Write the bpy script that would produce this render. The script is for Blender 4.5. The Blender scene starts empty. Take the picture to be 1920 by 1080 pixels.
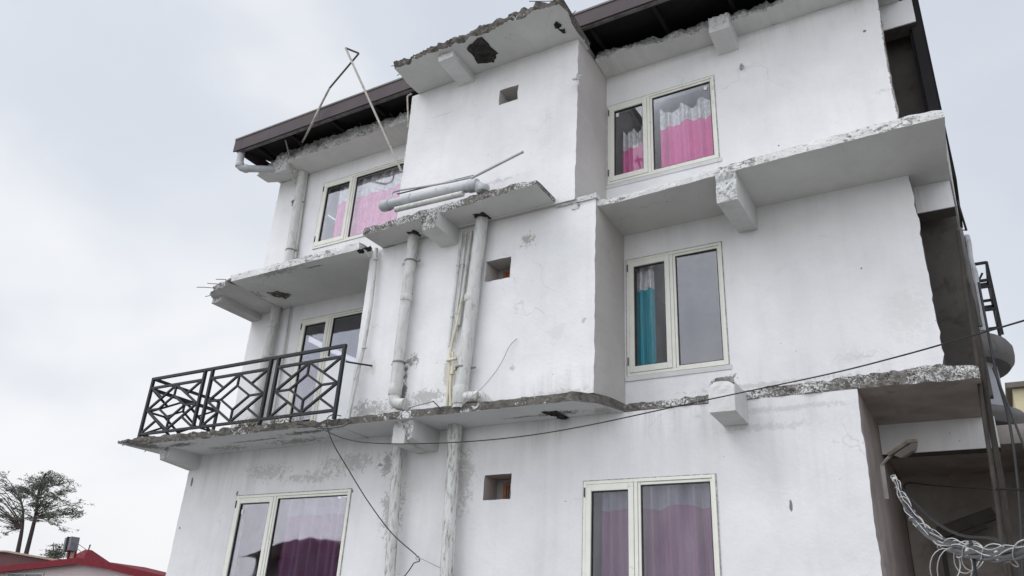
import bpy, bmesh, math, random
from mathutils import Vector, Matrix, noise
C = bpy.context
S = C.scene
COL = S.collection
rnd = random.Random(7)
R = math.radians

# ---------------------------------------------------------------- camera
CAM_R = Vector((0.8632, 0.5021, 0.05272))
CAM_U = Vector((0.16846, -0.3849, 0.90745))
CAM_F = Vector((-0.47592, 0.77443, 0.41683))
FPX = 1478.07
cam = bpy.data.cameras.new('camera')
cam.sensor_width = 36
cam.lens = FPX / 1920 * 36
cam.clip_start = 0.05
cam.clip_end = 3000
camo = bpy.data.objects.new('camera', cam)
COL.objects.link(camo)
m = Matrix.Identity(4)
for r in range(3):
    m[r][0] = CAM_R[r]; m[r][1] = CAM_U[r]; m[r][2] = -CAM_F[r]
camo.matrix_world = m          # the eye is the origin; the ground lies 1.6 m below
S.camera = camo
GZ = -1.6

# ---------------------------------------------------------------- light and sky
SUN_EL, SUN_AZ = R(55), R(226)   # azimuth clockwise from +Y: in front of the facade, a little to its left
sd = Vector((math.sin(SUN_AZ) * math.cos(SUN_EL), math.cos(SUN_AZ) * math.cos(SUN_EL), math.sin(SUN_EL)))
sl = bpy.data.lights.new('sun', 'SUN')
sl.energy = 0.85
sl.angle = R(34)
sl.color = (1.0, 0.975, 0.95)
so = bpy.data.objects.new('sun', sl)
so.rotation_euler = (-sd).to_track_quat('-Z', 'Y').to_euler()
COL.objects.link(so)

W = bpy.data.worlds.new('World')
S.world = W
W.use_nodes = True
nt = W.node_tree
for n in list(nt.nodes): nt.nodes.remove(n)
def wn(t): return nt.nodes.new(t)
sky = wn('ShaderNodeTexSky')
sky.sky_type = 'NISHITA'; sky.sun_disc = False
sky.sun_elevation = SUN_EL; sky.sun_rotation = SUN_AZ
sky.air_density = 1.0; sky.dust_density = 3.0
tc = wn('ShaderNodeTexCoord')
mp = wn('ShaderNodeMapping'); mp.inputs['Scale'].default_value = (1, 1, 1.6); mp.inputs['Location'].default_value = (0.35, 0.1, 0.0)
nt.links.new(tc.outputs['Generated'], mp.inputs['Vector'])
nz = wn('ShaderNodeTexNoise'); nz.inputs['Scale'].default_value = 1.9; nz.inputs['Detail'].default_value = 5; nz.inputs['Roughness'].default_value = 0.45; nz.inputs['Distortion'].default_value = 0.35
nt.links.new(mp.outputs[0], nz.inputs['Vector'])
sep = wn('ShaderNodeSeparateXYZ'); nt.links.new(tc.outputs['Generated'], sep.inputs[0])
el = wn('ShaderNodeMapRange'); el.inputs['From Min'].default_value = 0.2; el.inputs['From Max'].default_value = 0.75; el.inputs['To Min'].default_value = 0.16; el.inputs['To Max'].default_value = -0.12
nt.links.new(sep.outputs['Z'], el.inputs['Value'])
xx = wn('ShaderNodeMapRange'); xx.inputs['From Min'].default_value = -0.9; xx.inputs['From Max'].default_value = 0.3; xx.inputs['To Min'].default_value = 0.07; xx.inputs['To Max'].default_value = -0.05
nt.links.new(sep.outputs['X'], xx.inputs['Value'])
a1 = wn('ShaderNodeMath'); a1.operation = 'ADD'; nt.links.new(nz.outputs[0], a1.inputs[0]); nt.links.new(el.outputs[0], a1.inputs[1])
a2 = wn('ShaderNodeMath'); a2.operation = 'ADD'; nt.links.new(a1.outputs[0], a2.inputs[0]); nt.links.new(xx.outputs[0], a2.inputs[1])
cr = wn('ShaderNodeValToRGB'); nt.links.new(a2.outputs[0], cr.inputs[0])
cr.color_ramp.interpolation = 'EASE'
e = cr.color_ramp.elements
e[0].position = 0.26; e[0].color = (0.51, 0.55, 0.625, 1)
e[1].position = 0.76; e[1].color = (0.80, 0.805, 0.82, 1)
k = e.new(0.52); k.color = (0.60, 0.635, 0.695, 1)
br = wn('ShaderNodeMixRGB'); br.blend_type = 'MULTIPLY'; br.inputs[0].default_value = 1
br.inputs[2].default_value = (9.2, 9.2, 9.2, 1)
nt.links.new(cr.outputs[0], br.inputs[1])
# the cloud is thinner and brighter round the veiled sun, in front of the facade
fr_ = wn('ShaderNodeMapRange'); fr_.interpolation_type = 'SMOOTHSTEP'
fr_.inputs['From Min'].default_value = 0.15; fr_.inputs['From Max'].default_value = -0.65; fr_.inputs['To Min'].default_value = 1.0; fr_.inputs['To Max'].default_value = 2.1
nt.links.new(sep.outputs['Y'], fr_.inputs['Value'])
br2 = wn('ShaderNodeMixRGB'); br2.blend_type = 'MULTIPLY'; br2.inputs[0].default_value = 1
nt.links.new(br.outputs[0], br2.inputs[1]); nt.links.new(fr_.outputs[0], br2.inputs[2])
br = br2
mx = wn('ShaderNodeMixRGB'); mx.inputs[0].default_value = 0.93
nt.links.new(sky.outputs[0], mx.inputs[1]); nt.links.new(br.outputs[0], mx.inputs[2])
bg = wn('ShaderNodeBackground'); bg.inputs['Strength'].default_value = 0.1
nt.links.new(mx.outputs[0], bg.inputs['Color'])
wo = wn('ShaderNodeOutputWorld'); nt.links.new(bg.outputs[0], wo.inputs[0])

S.view_settings.view_transform = 'Standard'
S.view_settings.look = 'None'
S.view_settings.exposure = 0.40
S.view_settings.gamma = 1.0
S.cycles.max_bounces = 8

# ---------------------------------------------------------------- coordinates
def at(px, py, Y=None, X=None, Z=None):
    """the point of the place seen at a photo pixel, on the plane Y=, X= or Z= it is known to lie in"""
    d = CAM_R * ((px - 960) / FPX) + CAM_U * ((540 - py) / FPX) + CAM_F
    if Y is not None: return d * (Y / d.y)
    if X is not None: return d * (X / d.x)
    return d * (Z / d.z)

# ---------------------------------------------------------------- materials
def newmat(name):
    mt = bpy.data.materials.new(name); mt.use_nodes = True
    t = mt.node_tree
    b = t.nodes['Principled BSDF']
    return mt, t, b
class G:
    """small helper to write node graphs"""
    def __init__(s, t): s.t = t
    def n(s, ty, **kw):
        o = s.t.nodes.new(ty)
        for a, v in kw.items(): setattr(o, a, v)
        return o
    def l(s, a, b): s.t.links.new(a, b)
    def pos(s):
        if not hasattr(s, '_p'):
            s._p = s.n('ShaderNodeNewGeometry').outputs['Position']
        return s._p
    def map(s, v, scale=(1, 1, 1), loc=(0, 0, 0)):
        o = s.n('ShaderNodeMapping'); o.inputs['Scale'].default_value = scale; o.inputs['Location'].default_value = loc
        s.l(v, o.inputs['Vector']); return o.outputs[0]
    def noise(s, v, scale, detail=4, rough=0.5, dist=0.0):
        o = s.n('ShaderNodeTexNoise'); o.inputs['Scale'].default_value = scale; o.inputs['Detail'].default_value = detail
        o.inputs['Roughness'].default_value = rough; o.inputs['Distortion'].default_value = dist
        s.l(v, o.inputs['Vector']); return o.outputs[0]
    def mr(s, v, a, b, c=0.0, d=1.0):
        o = s.n('ShaderNodeMapRange'); o.clamp = True
        for k, x in zip(('From Min', 'From Max', 'To Min', 'To Max'), (a, b, c, d)): o.inputs[k].default_value = x
        s.l(v, o.inputs['Value']); return o.outputs[0]
    def m(s, op, a, b=None, clamp=False):
        o = s.n('ShaderNodeMath', operation=op); o.use_clamp = clamp
        for i, x in enumerate((a, b)):
            if x is None: continue
            if isinstance(x, (int, float)): o.inputs[i].default_value = x
            else: s.l(x, o.inputs[i])
        return o.outputs[0]
    def mix(s, f, a, b, mode='MIX'):
        o = s.n('ShaderNodeMixRGB', blend_type=mode)
        for i, x in enumerate((f, a, b)):
            if isinstance(x, (int, float)): o.inputs[i].default_value = x
            elif isinstance(x, tuple): o.inputs[i].default_value = (*x, 1) if len(x) == 3 else x
            else: s.l(x, o.inputs[i])
        return o.outputs[0]
    def bump(s, h, strength, dist=0.01):
        o = s.n('ShaderNodeBump'); o.inputs['Strength'].default_value = strength; o.inputs['Distance'].default_value = dist
        s.l(h, o.inputs['Height']); return o.outputs[0]

def plaster(name, lo=(0.665, 0.66, 0.665), hi=(0.80, 0.79, 0.785), stains=(), grime=0.5, rough_bump=0.22, ax2=2, tops=()):
    mt, t, b = newmat(name); g = G(t); p = g.pos()
    c = g.mix(g.mr(g.noise(p, 0.7, 6, 0.6), 0.3, 0.7), lo, hi)
    streak = g.noise(g.map(p, (5, 5, 0.4)), 1.0, 5, 0.6)
    c = g.mix(g.mr(streak, 0.5, 0.78, 0, 0.35 * grime), c, (0.45, 0.44, 0.42))
    blot = g.noise(p, 2.6, 5, 0.65, 0.6)
    c = g.mix(g.mr(blot, 0.55, 0.72, 0, 0.20), c, (0.55, 0.55, 0.56))
    if tops:
        sz = g.n('ShaderNodeSeparateXYZ'); g.l(p, sz.inputs[0])
        drip = g.m('MULTIPLY', g.mr(g.noise(g.map(p, (4.5, 4.5, 0.3)), 1.0, 8, 0.75, 0.5), 0.46, 0.78), g.mr(g.noise(p, 1.1, 3), 0.38, 0.62))
        for (zt_, h_, op_) in tops:
            mk = g.m('MULTIPLY', g.mr(sz.outputs[2], zt_ - h_, zt_, 0, 1), g.mr(sz.outputs[2], zt_, zt_ + 0.02 * (1 if h_ > 0 else -1), 1, 0)) if h_ > 0 else g.mr(sz.outputs[2], zt_ - h_, zt_, 0, 1)
            c = g.mix(g.m('MULTIPLY', g.m('MULTIPLY', mk, drip), op_), c, (0.36, 0.355, 0.345))
    # hairline cracks
    warp = g.n('ShaderNodeVectorMath', operation='ADD'); g.l(p, warp.inputs[0])
    wnz = g.n('ShaderNodeTexNoise'); wnz.inputs['Scale'].default_value = 1.7; wnz.inputs['Detail'].default_value = 6; g.l(p, wnz.inputs['Vector'])
    wsc = g.n('ShaderNodeVectorMath', operation='SCALE'); wsc.inputs['Scale'].default_value = 0.9; g.l(wnz.outputs['Color'], wsc.inputs[0]); g.l(wsc.outputs[0], warp.inputs[1])
    vo = g.n('ShaderNodeTexVoronoi', feature='DISTANCE_TO_EDGE'); vo.inputs['Scale'].default_value = 0.55; g.l(warp.outputs[0], vo.inputs['Vector'])
    crack = g.m('MULTIPLY', g.mr(vo.outputs['Distance'], 0.0, 0.006, 1, 0), g.mr(g.noise(p, 0.9, 3), 0.52, 0.62))
    c = g.mix(g.m('MULTIPLY', crack, 0.24), c, (0.25, 0.24, 0.23))
    # pits
    pit = g.m('MULTIPLY', g.mr(g.noise(p, 24, 2), 0.735, 0.76), g.mr(g.noise(p, 1.3, 2), 0.52, 0.6))
    c = g.mix(g.m('MULTIPLY', pit, 0.75), c, (0.20, 0.19, 0.18))
    if stains:
        sx = g.n('ShaderNodeSeparateXYZ'); g.l(p, sx.inputs[0])
        nn = g.m('SUBTRACT', g.noise(p, 13, 8, 0.8, 0.6), 0.56)
        for (cx, cz, rx, rz, col, ns, sharp, op) in stains:
            ax = g.m('DIVIDE', g.m('SUBTRACT', sx.outputs[0], cx), rx)
            az = g.m('DIVIDE', g.m('SUBTRACT', sx.outputs[ax2], cz), rz)
            d = g.m('SQRT', g.m('ADD', g.m('MULTIPLY', ax, ax), g.m('MULTIPLY', az, az)))
            v = g.m('ADD', g.m('SUBTRACT', 1.0, d), g.m('MULTIPLY', nn, ns * 1.5))
            f = g.m('MULTIPLY', g.m('MULTIPLY', v, sharp, True), op)
            c = g.mix(f, c, col)
    g.l(c, b.inputs['Base Color'])
    b.inputs['Roughness'].default_value = 0.85
    b.inputs['Specular IOR Level'].default_value = 0.25
    h = g.m('ADD', g.m('MULTIPLY', g.noise(p, 3.2, 4), 2.2), g.m('ADD', g.noise(p, 17, 5, 0.6), g.m('MULTIPLY', crack, -0.6)))
    g.l(g.bump(h, rough_bump, 0.02), b.inputs['Normal'])
    return mt

def concrete(name, dark=(0.07, 0.065, 0.058), light=(0.30, 0.285, 0.26), flake=0.5, flake_col=(0.66, 0.66, 0.65), scale=9, fs=24, holes=0.8):
    mt, t, b = newmat(name); g = G(t); p = g.pos()
    c = g.mix(g.mr(g.noise(p, scale, 8, 0.7), 0.32, 0.68), dark, light)
    big = g.noise(p, 2.2, 4, 0.6)
    th = g.m('ADD', g.noise(p, fs, 8, 0.72, 0.8), g.m('MULTIPLY', g.m('SUBTRACT', big, 0.5), 0.55))
    lo = 0.72 - 0.4 * flake
    c = g.mix(g.mr(th, lo, lo + 0.05), c, flake_col)
    hole = g.mr(g.noise(p, 34, 3, 0.5), 0.64, 0.70)
    c = g.mix(g.m('MULTIPLY', hole, holes), c, (0.03, 0.028, 0.025))
    g.l(c, b.inputs['Base Color'])
    b.inputs['Roughness'].default_value = 0.95
    b.inputs['Specular IOR Level'].default_value = 0.15
    h = g.m('SUBTRACT', g.m('ADD', g.m('MULTIPLY', g.noise(p, 9, 4), 2.0), g.noise(p, 38, 6, 0.7)), g.m('MULTIPLY', hole, 0.7))
    g.l(g.bump(h, 0.9, 0.03), b.inputs['Normal'])
    return mt

def plain(name, col, rough=0.6, var=0.15, scale=6, metal=0.0, dirt=None, dirt_amt=0.0, spec=0.4, bump=0.0, stretch=(1, 1, 1)):
    mt, t, b = newmat(name); g = G(t); p = g.pos()
    q = g.map(p, stretch)
    lo = tuple(x * (1 - var) for x in col); hi = tuple(min(1, x * (1 + var)) for x in col)
    c = g.mix(g.mr(g.noise(q, scale, 5, 0.6), 0.3, 0.7), lo, hi)
    if dirt:
        c = g.mix(g.mr(g.noise(q, scale * 1.7, 7, 0.7, 0.5), 0.62 - 0.25 * dirt_amt, 0.76 - 0.2 * dirt_amt), c, dirt)
    g.l(c, b.inputs['Base Color'])
    b.inputs['Roughness'].default_value = rough
    b.inputs['Metallic'].default_value = metal
    b.inputs['Specular IOR Level'].default_value = spec
    if bump: g.l(g.bump(g.noise(q, scale * 5, 5), bump, 0.01), b.inputs['Normal'])
    return mt

def glass(name, refl, tint, rough=0.01, fk=0.6):
    mt, t, b = newmat(name); g = G(t)
    t.nodes.remove(b)
    tr = g.n('ShaderNodeBsdfTransparent'); tr.inputs[0].default_value = (*tint, 1)
    gl = g.n('ShaderNodeBsdfGlossy'); gl.inputs['Roughness'].default_value = rough; gl.inputs['Color'].default_value = (0.9, 0.9, 0.93, 1)
    lw = g.n('ShaderNodeFresnel'); lw.inputs['IOR'].default_value = 1.5
    p = g.pos()
    smear = g.noise(g.map(p, (3, 3, 0.8)), 1.2, 4)
    f = g.m('ADD', g.m('ADD', g.m('MULTIPLY', lw.outputs[0], fk), refl), g.m('MULTIPLY', g.m('SUBTRACT', smear, 0.5), 0.05), True)
    nb = g.bump(g.noise(p, 1.4, 2), 0.10, 0.02)
    g.l(nb, gl.inputs['Normal'])
    ms = g.n('ShaderNodeMixShader'); g.l(f, ms.inputs[0]); g.l(tr.outputs[0], ms.inputs[1]); g.l(gl.outputs[0], ms.inputs[2])
    # dust film
    df = g.n('ShaderNodeBsdfDiffuse'); df.inputs[0].default_value = (0.4, 0.4, 0.4, 1)
    ms2 = g.n('ShaderNodeMixShader'); g.l(g.mr(g.noise(p, 5, 6, 0.7), 0.4, 0.8, 0.0, 0.05), ms2.inputs[0]); g.l(ms.outputs[0], ms2.inputs[1]); g.l(df.outputs[0], ms2.inputs[2])
    g.l(ms2.outputs[0], t.nodes['Material Output'].inputs[0])
    return mt

def cloth(name, col, scale=9):
    mt, t, b = newmat(name); g = G(t); p = g.pos()
    c = g.mix(g.mr(g.noise(g.map(p, (1, 1, 0.15)), scale, 4), 0.3, 0.7), tuple(x * 0.85 for x in col), col)
    g.l(c, b.inputs['Base Color']); b.inputs['Roughness'].default_value = 0.6
    b.inputs['Sheen Weight'].default_value = 0.2
    return mt

def silver(name):
    mt, t, b = newmat(name); g = G(t); p = g.pos()
    f = g.mr(g.noise(g.map(p, (1, 1, 0.5)), 26, 5, 0.75), 0.35, 0.65)
    g.l(g.mix(f, (0.42, 0.42, 0.43), (0.86, 0.86, 0.88)), b.inputs['Base Color'])
    b.inputs['Roughness'].default_value = 0.4; b.inputs['Metallic'].default_value = 0.25
    return mt

M = {}
M['silver_dim'] = cloth('dull_silver_cloth', (0.40, 0.40, 0.44), 14)
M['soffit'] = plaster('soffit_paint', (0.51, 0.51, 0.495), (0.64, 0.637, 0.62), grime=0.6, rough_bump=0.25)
M['edge_white'] = concrete('flaking_white_edge', (0.16, 0.155, 0.145), (0.42, 0.41, 0.39), flake=0.84, scale=9, holes=0.45)
def painted_edge(name):
    mt, t, b = newmat(name); g = G(t); p = g.pos()
    c = g.mix(g.mr(g.noise(p, 4, 5, 0.6), 0.3, 0.7), (0.56, 0.555, 0.54), (0.72, 0.715, 0.70))
    big = g.noise(p, 1.6, 3, 0.6)
    th = g.m('ADD', g.noise(g.map(p, (1, 1, 1.8)), 13, 9, 0.75, 0.7), g.m('MULTIPLY', g.m('SUBTRACT', big, 0.5), 0.7))
    chip = g.mr(th, 0.58, 0.62)
    c = g.mix(g.m('MULTIPLY', chip, 0.9), c, g.mix(g.noise(p, 30, 4), (0.10, 0.094, 0.085), (0.30, 0.285, 0.26)))
    c = g.mix(g.m('MULTIPLY', g.mr(g.noise(p, 42, 3), 0.66, 0.70), 0.7), c, (0.08, 0.075, 0.07))
    g.l(c, b.inputs['Base Color']); b.inputs['Roughness'].default_value = 0.9; b.inputs['Specular IOR Level'].default_value = 0.2
    h = g.m('SUBTRACT', g.noise(p, 20, 6, 0.65), g.m('MULTIPLY', chip, 0.8))
    g.l(g.bump(h, 0.6, 0.02), b.inputs['Normal']); return mt
M['edge_paint'] = painted_edge('chipped_painted_edge')
M['edge_mid'] = concrete('half_bare_edge', (0.06, 0.055, 0.048), (0.30, 0.285, 0.26), flake=0.52, fs=36, scale=14)
M['edge_dark'] = concrete('bare_dark_edge', (0.085, 0.078, 0.068), (0.21, 0.195, 0.175), flake=0.30, scale=6, fs=11, holes=0.45)
M['rubble'] = concrete('broken_concrete', (0.10, 0.095, 0.09), (0.45, 0.44, 0.42), flake=0.55)
M['rubble_pale'] = concrete('pale_broken_concrete', (0.17, 0.165, 0.155), (0.50, 0.49, 0.47), flake=0.66, scale=14, fs=30, holes=0.6)
M['black_hole'] = concrete('near_black_concrete', (0.012, 0.011, 0.01), (0.09, 0.085, 0.08), flake=0.05)  # near-black concrete for the broken-out patches in the soffits
M['beam'] = plaster('beam_paint', (0.48, 0.475, 0.465), (0.70, 0.70, 0.69), grime=1.2)
M['frame'] = plain('cream_frame', (0.70, 0.69, 0.62), 0.4, 0.05, 5, dirt=(0.48, 0.46, 0.38), dirt_amt=0.1)
M['gasket'] = plain('dark_gasket', (0.03, 0.03, 0.03), 0.6, 0.2)
M['sealant'] = plain('grimy_sealant', (0.36, 0.35, 0.33), 0.8, 0.45, 14, dirt=(0.10, 0.095, 0.09), dirt_amt=0.5)
M['glass'] = glass('window_glass', 0.0, (0.95, 0.95, 0.95), fk=0.42)
M['glass_mirror'] = glass('streaky_reflecting_glass', 0.085, (0.80, 0.80, 0.82), 0.02)
M['glass_dim'] = glass('dusty_window_glass', 0.026, (0.80, 0.80, 0.83), 0.02, fk=0.42)
M['pink'] = cloth('pink_cloth', (0.80, 0.16, 0.44))
M['pink_dim'] = cloth('dusky_pink_cloth', (0.38, 0.16, 0.29))
M['teal'] = cloth('teal_cloth', (0.03, 0.36, 0.45))
M['silver'] = silver('silver_sequin_cloth')
M['room'] = plain('room_paint', (0.32, 0.31, 0.30), 0.9, 0.1, 2)
M['wood'] = plain('brown_wood', (0.22, 0.085, 0.035), 0.6, 0.3, 12, stretch=(6, 6, 1))
M['porch'] = plain('shaded_porch_brown', (0.36, 0.315, 0.29), 0.85, 0.2, 2, dirt=(0.26, 0.23, 0.21), dirt_amt=0.3, bump=0.2)  # brown base also carries the unlit porch's shade in its colour
M['gallery'] = plain('shaded_gallery_brown', (0.085, 0.074, 0.067), 0.85, 0.25, 2, dirt=(0.04, 0.035, 0.03), dirt_amt=0.3, bump=0.2)  # dark brown, with the side gallery's deep shade put into the colour
M['pvc'] = plain('weathered_pvc', (0.53, 0.53, 0.51), 0.5, 0.10, 3, dirt=(0.33, 0.32, 0.29), dirt_amt=0.45, stretch=(3, 3, 0.8))
M['pvc_dirty'] = plain('mouldy_pvc', (0.57, 0.57, 0.55), 0.55, 0.10, 3, dirt=(0.17, 0.155, 0.125), dirt_amt=0.55, stretch=(5, 5, 1.0))
M['pvc_grey'] = plain('grey_pvc', (0.40, 0.41, 0.42), 0.5, 0.12, 4, dirt=(0.2, 0.2, 0.2), dirt_amt=0.2)
M['pvc_yellow'] = plain('yellowed_pvc', (0.60, 0.56, 0.44), 0.5, 0.12, 6, dirt=(0.42, 0.37, 0.27), dirt_amt=0.2)
M['clamp'] = plain('rusty_clamp', (0.20, 0.19, 0.18), 0.6, 0.3, 9, metal=0.3)
M['rail'] = plain('charcoal_railing_paint', (0.015, 0.0155, 0.018), 0.5, 0.3, 5, dirt=(0.05, 0.045, 0.04), dirt_amt=0.1, spec=0.3)
M['fascia'] = plain('maroon_brown_sheet', (0.062, 0.046, 0.051), 0.6, 0.1, 3, dirt=(0.05, 0.038, 0.042), dirt_amt=0.2, spec=0.25)
M['fascia_lip'] = plain('dull_grey_sheet', (0.11, 0.105, 0.105), 0.5, 0.5, 7)
M['void'] = plain('roof_shade_black', (0.010, 0.009, 0.010), 0.9, 0.3, 2)  # near-black puts the roof gap's shade into the colour; side cladding shares it
M['rebar'] = plain('rusty_steel', (0.13, 0.10, 0.085), 0.7, 0.3, 20, metal=0.4)
M['rod_cream'] = plain('cream_rod', (0.38, 0.355, 0.31), 0.5, 0.15, 8, dirt=(0.16, 0.135, 0.11), dirt_amt=0.35)
M['rod_dark'] = plain('dark_rod', (0.10, 0.085, 0.075), 0.5, 0.2, 8)
M['cable'] = plain('black_cable', (0.015, 0.015, 0.016), 0.5, 0.2)
M['cable_grey'] = plain('grey_cable', (0.040, 0.040, 0.044), 0.45, 0.5, 14, dirt=(0.11, 0.11, 0.115), dirt_amt=0.3)
M['wire_white'] = plain('white_wire', (0.46, 0.455, 0.44), 0.5, 0.15, 9)
M['wire_grey'] = plain('pale_grey_wire', (0.36, 0.36, 0.37), 0.5, 0.15, 9)
M['lampcase'] = plain('dusty_lamp_case', (0.095, 0.078, 0.06), 0.6, 0.3, 16, dirt=(0.08, 0.07, 0.06), dirt_amt=0.3)
M['lampglass'] = plain('dull_lamp_glass', (0.13, 0.115, 0.10), 0.25, 0.2, 8)
M['bracket'] = plain('pale_bracket', (0.26, 0.24, 0.22), 0.6, 0.15, 9, dirt=(0.15, 0.12, 0.1), dirt_amt=0.2)
M['brownpipe'] = plain('brown_stained_pipe', (0.042, 0.035, 0.029), 0.8, 0.3, 5, dirt=(0.025, 0.02, 0.018), dirt_amt=0.4)
M['redroof'] = plain('red_roof_sheet', (0.150, 0.017, 0.025), 0.7, 0.15, 3, dirt=(0.11, 0.017, 0.022), dirt_amt=0.2, spec=0.12)
M['darkred'] = plain('dark_red_roof', (0.085, 0.018, 0.020), 0.6, 0.2, 2)
M['palewall'] = plain('pale_pink_boards', (0.50, 0.42, 0.42), 0.8, 0.08, 2, stretch=(0.4, 0.4, 6))
M['tan'] = plain('tan_trim', (0.33, 0.25, 0.19), 0.7, 0.2, 4)
M['tank'] = plain('grey_box_sheet', (0.14, 0.145, 0.155), 0.5, 0.25, 3)
M['bark'] = plain('pine_bark', (0.050, 0.036, 0.032), 0.9, 0.4, 8)
M['towerwall'] = plain('lilac_grey_plaster', (0.30, 0.30, 0.33), 0.85, 0.12, 2, dirt=(0.2, 0.19, 0.19), dirt_amt=0.2)
M['towerslab'] = plain('grey_cement', (0.13, 0.122, 0.118), 0.85, 0.18, 2, dirt=(0.085, 0.078, 0.072), dirt_amt=0.3, bump=0.3)
M['towerdark'] = plain('dark_opening', (0.02, 0.019, 0.019), 0.9, 0.2)
M['yellow'] = plain('cream_yellow_plaster', (0.52, 0.46, 0.30), 0.85, 0.1, 1.5)
M['brownroof'] = plain('brown_flat_roof', (0.12, 0.105, 0.09), 0.8, 0.2)
M['whitepanel'] = plain('flat_white', (0.88, 0.88, 0.88), 0.5, 0.02)
M['sticker'] = plain('white_sticker', (0.65, 0.65, 0.66), 0.5, 0.05)
M['ground'] = plain('worn_concrete_yard', (0.24, 0.235, 0.22), 0.9, 0.2, 0.6, dirt=(0.17, 0.16, 0.15), dirt_amt=0.2, bump=0.3)
def leafmat():
    mt, t, b = newmat('pine_needles'); g = G(t)
    f = g.mr(g.noise(g.pos(), 1.3, 5), 0.3, 0.7)
    g.l(g.mix(f, (0.055, 0.066, 0.045), (0.12, 0.135, 0.095)), b.inputs['Base Color'])
    b.inputs['Roughness'].default_value = 0.7
    return mt
M['needles'] = leafmat()

# ---------------------------------------------------------------- mesh helpers
def origin_of(o):
    v = Vector((0, 0, 0))
    while o is not None:
        v += o.location; o = o.parent
    return v
class MB:
    def __init__(s): s.v = []; s.f = []; s.mi = []; s.sm = []
    def add(s, vs, fs, mi=0, smooth=False):
        k = len(s.v); s.v += [Vector(v) for v in vs]
        for f in fs:
            s.f.append([i + k for i in f]); s.mi.append(mi); s.sm.append(smooth)
    def box(s, a, b, mi=0, rot=None, jit=0):
        x0, y0, z0 = a; x1, y1, z1 = b
        vs = [Vector((x, y, z)) for x in (x0, x1) for y in (y0, y1) for z in (z0, z1)]
        if jit: vs = [v + Vector((rnd.uniform(-jit, jit), rnd.uniform(-jit, jit), rnd.uniform(-jit, jit))) for v in vs]
        if rot is not None:
            c = sum(vs, Vector()) / 8; vs = [c + rot @ (v - c) for v in vs]
        s.add(vs, [(0, 1, 3, 2), (4, 6, 7, 5), (0, 4, 5, 1), (2, 3, 7, 6), (0, 2, 6, 4), (1, 5, 7, 3)], mi); return s
    def tube(s, pts, r, seg=8, mi=0, caps=True):
        pts = [Vector(p) for p in pts]; n = len(pts)
        rs = r if isinstance(r, (list, tuple)) else [r] * n
        up = None; rings = []
        for i in range(n):
            t = (pts[min(i + 1, n - 1)] - pts[max(i - 1, 0)]).normalized()
            if up is None:
                up = Vector((0, 0, 1)) if abs(t.z) < 0.9 else Vector((1, 0, 0))
            a = t.cross(up).normalized(); up = a.cross(t).normalized()
            rings.append([pts[i] + (a * math.cos(2 * math.pi * k / seg) + up * math.sin(2 * math.pi * k / seg)) * rs[i] for k in range(seg)])
        vs = [v for ring in rings for v in ring]; fs = []
        for i in range(n - 1):
            for k in range(seg):
                k2 = (k + 1) % seg
                fs.append((i * seg + k, i * seg + k2, (i + 1) * seg + k2, (i + 1) * seg + k))
        s.add(vs, fs, mi, True)
        if caps:
            s.add(rings[0], [tuple(range(seg))[::-1]], mi); s.add(rings[-1], [tuple(range(seg))], mi)
        return s
    def bar(s, a, b, w, d=None, mi=0, nrm=(0, 1, 0)):
        """square bar from a to b; w across, d along nrm"""
        d = d or w
        a = Vector(a); b = Vector(b); t = (b - a).normalized(); n = Vector(nrm)
        n = (n - t * n.dot(t)).normalized(); c = t.cross(n)
        vs = [p + c * (sx * w / 2) + n * (sy * d / 2) for p in (a, b) for sx, sy in ((-1, -1), (1, -1), (1, 1), (-1, 1))]
        s.add(vs, [(0, 1, 2, 3), (7, 6, 5, 4), (0, 4, 5, 1), (1, 5, 6, 2), (2, 6, 7, 3), (3, 7, 4, 0)], mi); return s
    def prism(s, poly, y0, y1, mi=0):
        """polygon [(x,z)] extruded along y"""
        n = len(poly)
        vs = [(x, y0, z) for x, z in poly] + [(x, y1, z) for x, z in poly]
        fs = [tuple(range(n)), tuple(range(2 * n - 1, n - 1, -1))] + [(i, i + n, (i + 1) % n + n, (i + 1) % n) for i in range(n)]
        s.add(vs, fs, mi); return s
    def build(s, name, mats, parent=None, base=False, label=None, cat=None, group=None, bevel=0):
        me = bpy.data.meshes.new(name)
        org = origin_of(parent) if parent else Vector((0, 0, 0))
        loc = Vector((0, 0, 0))
        if parent is None:
            lo = [min(v[i] for v in s.v) for i in range(3)]; hi = [max(v[i] for v in s.v) for i in range(3)]
            loc = Vector(((lo[0] + hi[0]) / 2, (lo[1] + hi[1]) / 2, lo[2])); org = loc
        me.from_pydata([v - org for v in s.v], [], s.f)
        if not isinstance(mats, (list, tuple)): mats = [mats]
        for mt in mats: me.materials.append(mt)
        me.polygons.foreach_set('material_index', s.mi)
        me.polygons.foreach_set('use_smooth', s.sm)
        bm = bmesh.new(); bm.from_mesh(me); bmesh.ops.recalc_face_normals(bm, faces=bm.faces); bm.to_mesh(me); bm.free()
        o = bpy.data.objects.new(name, me); COL.objects.link(o)
        o.parent = parent; o.location = loc
        if label: o['label'] = label
        if cat: o['category'] = cat
        if group: o['group'] = group
        if bevel:
            md = o.modifiers.new('bevel', 'BEVEL'); md.width = bevel; md.segments = 2; md.limit_method = 'ANGLE'
        return o
def empty(name, loc, label, cat, group=None):
    o = bpy.data.objects.new(name, None); o.empty_display_size = 0.3; COL.objects.link(o); o.location = loc
    o['label'] = label; o['category'] = cat
    if group: o['group'] = group
    return o
def nz3(x, y, z, s=1.0):
    return noise.fractal(Vector((x, y, z)) * s, 1.0, 2.0, 4)
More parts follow.
